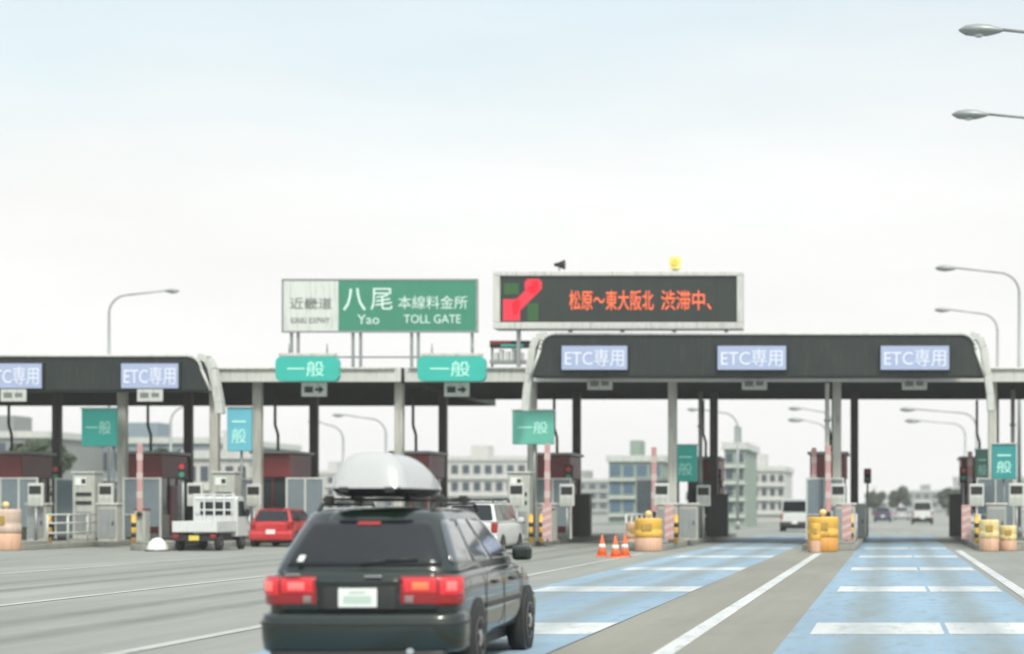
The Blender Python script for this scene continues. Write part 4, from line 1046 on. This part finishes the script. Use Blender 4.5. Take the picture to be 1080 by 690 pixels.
# ------------------------------------------------------------------ more lane furniture
def info_panel():
    t = thing('fare_panel', '', 'fare display', group='fare displays on the islands')
    MB().cyl((0,0,0),(0,0,1.3),.05).build('post', galv, t)
    MB().box(-.28,.28,-.08,.08,1.3,2.15).build('housing', white_metal, t, bevel=.03)
    MB().box(-.22,.22,-.1,-.082,1.75,2.05).build('screen', black_m, t, bevel=.005)
    MB().box(-.22,.22,-.095,-.082,1.38,1.62).build('lower_plate', cab_m, t)
    return t
ip = info_panel(); used = []
for px, Y, lab in ((38,70,'fare display left of the left ticket machine'), (112,71,'fare display below the bright teal box sign'), (206,69.5,'fare display behind the cab of the pickup'), (268,73,'fare display left of the red hatchback'),
                   (545,69.5,'fare display left of the mid ticket machine'), (598,73,'fare display near the dark column in mid picture'), (698,70.5,'fare display left of the tall pale column by the yellow drum'), (742,76,'fare display right of the narrow green sign'),
                   (884,72,'fare display right of the orange-yellow drum'), (1030,72,'fare display at the right edge of the blue lane'), (1072,70,'fare display cut by the right picture edge')):
    place(ip, used, lab, (wx(px,Y), Y, 0.2))
def bollard():
    t = thing('bollard', '', 'bollard', group='yellow and black bollards on the islands')
    MB().cyl((0,0,0),(0,0,.95),.08).build('tube', yellow, t)
    b = MB(); b.cyl((0,0,.2),(0,0,.36),.084); b.cyl((0,0,.56),(0,0,.72),.084); b.build('black_band', black_m, t)
    MB().lathe([(.08,.95),(.06,1.0),(.01,1.02)], n=14).build('cap', yellow, t)
    return t
bo = bollard(); used = []
for px, Y, lab in ((52,67,'bollard at the left island between the drum and the pipe rail'), (141,67,'bollard behind the white road marker'), (560,68,'bollard in front of the mid ticket machine'), (571,68.5,'bollard right of the mid ticket machine'),
                   (713,67,'bollard at the pale column right of the yellow drum'), (898,66.5,'bollard between the orange-yellow drum and the blue lane'), (1030,66,'bollard left of the pale yellow drums')):
    place(bo, used, lab, (wx(px,Y), Y, 0.2))

def screen():
    t = thing('glass_screen', '', 'glass screen', group='framed glass screens on the islands')
    for x in (-.72, 0, .72): MB().box(x-.035, x+.035, -.035, .035, 0, 2.35).build('post', white_metal, t)
    b = MB(); b.box(-.755,.755,-.04,.04,2.352,2.42); b.build('top_rail', white_metal, t)
    b = MB(); b.box(-.68,-.04,-.03,.03,0.95,1.0); b.build('mid_rail', white_metal, t)
    MB().box(-.68,-.038,-.008,.008,1.003,2.34).build('pane', mat('screen_glass',(0.16,0.20,0.22),.12,0,.2,2), t); MB().box(.038,.68,-.008,.008,.5,2.34).build('pane', mat('screen_glass',(0.16,0.20,0.22),.12), t)
    MB().box(-.68,-.038,-.012,.012,.1,.945).build('kick_panel', mat('slate_panel',(0.12,0.15,0.16),.5,0,.2,2,grime=.3), t)
    return t
gs = screen(); used = []
for px, Y, lab in ((78,75.6,'framed glass screen left of the left ticket machine'), (150,74.2,'framed glass screen under the rounded end of the left board'), (253,75.2,'framed glass screen behind the pickup cab'),
                   (322,74,'framed glass screen between the red hatchback and roof box'), (583,75.4,'framed glass screen right of the mid ticket machine'), (690,76.4,'framed glass screen behind the yellow drum'),
                   (870,74.4,'framed glass screen behind the orange-yellow drum'), (1050,74.6,'framed glass screen behind the pale yellow drums'), (20,74,'framed glass screen at the left picture edge')):
    place(gs, used, lab, (wx(px,Y), Y, 0.2))
def dark_cab():
    t = thing('power_cabinet', '', 'cabinet', group='dark power cabinets at the rear columns')
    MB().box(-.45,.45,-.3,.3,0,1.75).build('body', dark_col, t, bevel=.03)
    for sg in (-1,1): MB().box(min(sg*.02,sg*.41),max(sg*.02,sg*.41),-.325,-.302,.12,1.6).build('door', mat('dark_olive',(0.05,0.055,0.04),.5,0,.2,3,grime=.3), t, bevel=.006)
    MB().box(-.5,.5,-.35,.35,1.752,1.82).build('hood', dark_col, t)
    return t
dc = dark_cab(); used = []
for px, Y, lab in ((612,81,'dark cabinet at the foot of the mid dark column'), (757,81.5,'dark cabinet at the dark column right of the green sign'), (880,81,'dark cabinet behind the orange-yellow drum'), (196,80.8,'dark cabinet behind the bed of the pickup'), (1012,82,'dark cabinet right of the blue lane opening')):
    place(dc, used, lab, (wx(px,Y), Y, 0.2))
def striped():
    t = thing('hazard_panel', '', 'warning panel', group='striped warning panels at the lane mouths')
    MB().box(-.16,.16,-.03,.03,.15,1.35).build('plate', pinkbar, t)
    b = MB()
    for i in range(4): b.prism([(-.155,.22+.28*i),(.155,.34+.28*i),(.155,.46+.28*i),(-.155,.34+.28*i)], 'y', -.036, -.031)
    b.build('stripe', mat('pale_pink_band',(0.52,0.42,0.40),.5), t); MB().cyl((0,.06,0),(0,.06,1.3),.035).build('post', galv, t)
    return t
hp = striped(); used = []
for px, Y, lab in ((577,66.8,'striped warning panel in front of the mid island'), (706,66.2,'striped warning panel right of the yellow drum'), (893,65.4,'striped warning panel right of the orange-yellow drum'), (1019,66.5,'striped warning panel left of the pale yellow drums')):
    place(hp, used, lab, (wx(px,Y), Y, 0.2))

# ------------------------------------------------------------------ haze
hz = MB().box(-420, 420, -12, 620, -1.2, 22).build('haze', None if False else black_m); kind(hz, 'stuff')
hm = bpy.data.materials.new('haze'); hm.use_nodes = True; t_ = hm.node_tree; t_.nodes.clear()
o_ = N(t_, 'ShaderNodeOutputMaterial'); v_ = N(t_, 'ShaderNodeVolumePrincipled')
v_.inputs['Color'].default_value = (0.99, 0.99, 0.99, 1); v_.inputs['Density'].default_value = 0.00045; v_.inputs['Anisotropy'].default_value = 0.3
t_.links.new(v_.outputs[0], o_.inputs['Volume']); hz.data.materials.clear(); hz.data.materials.append(hm)
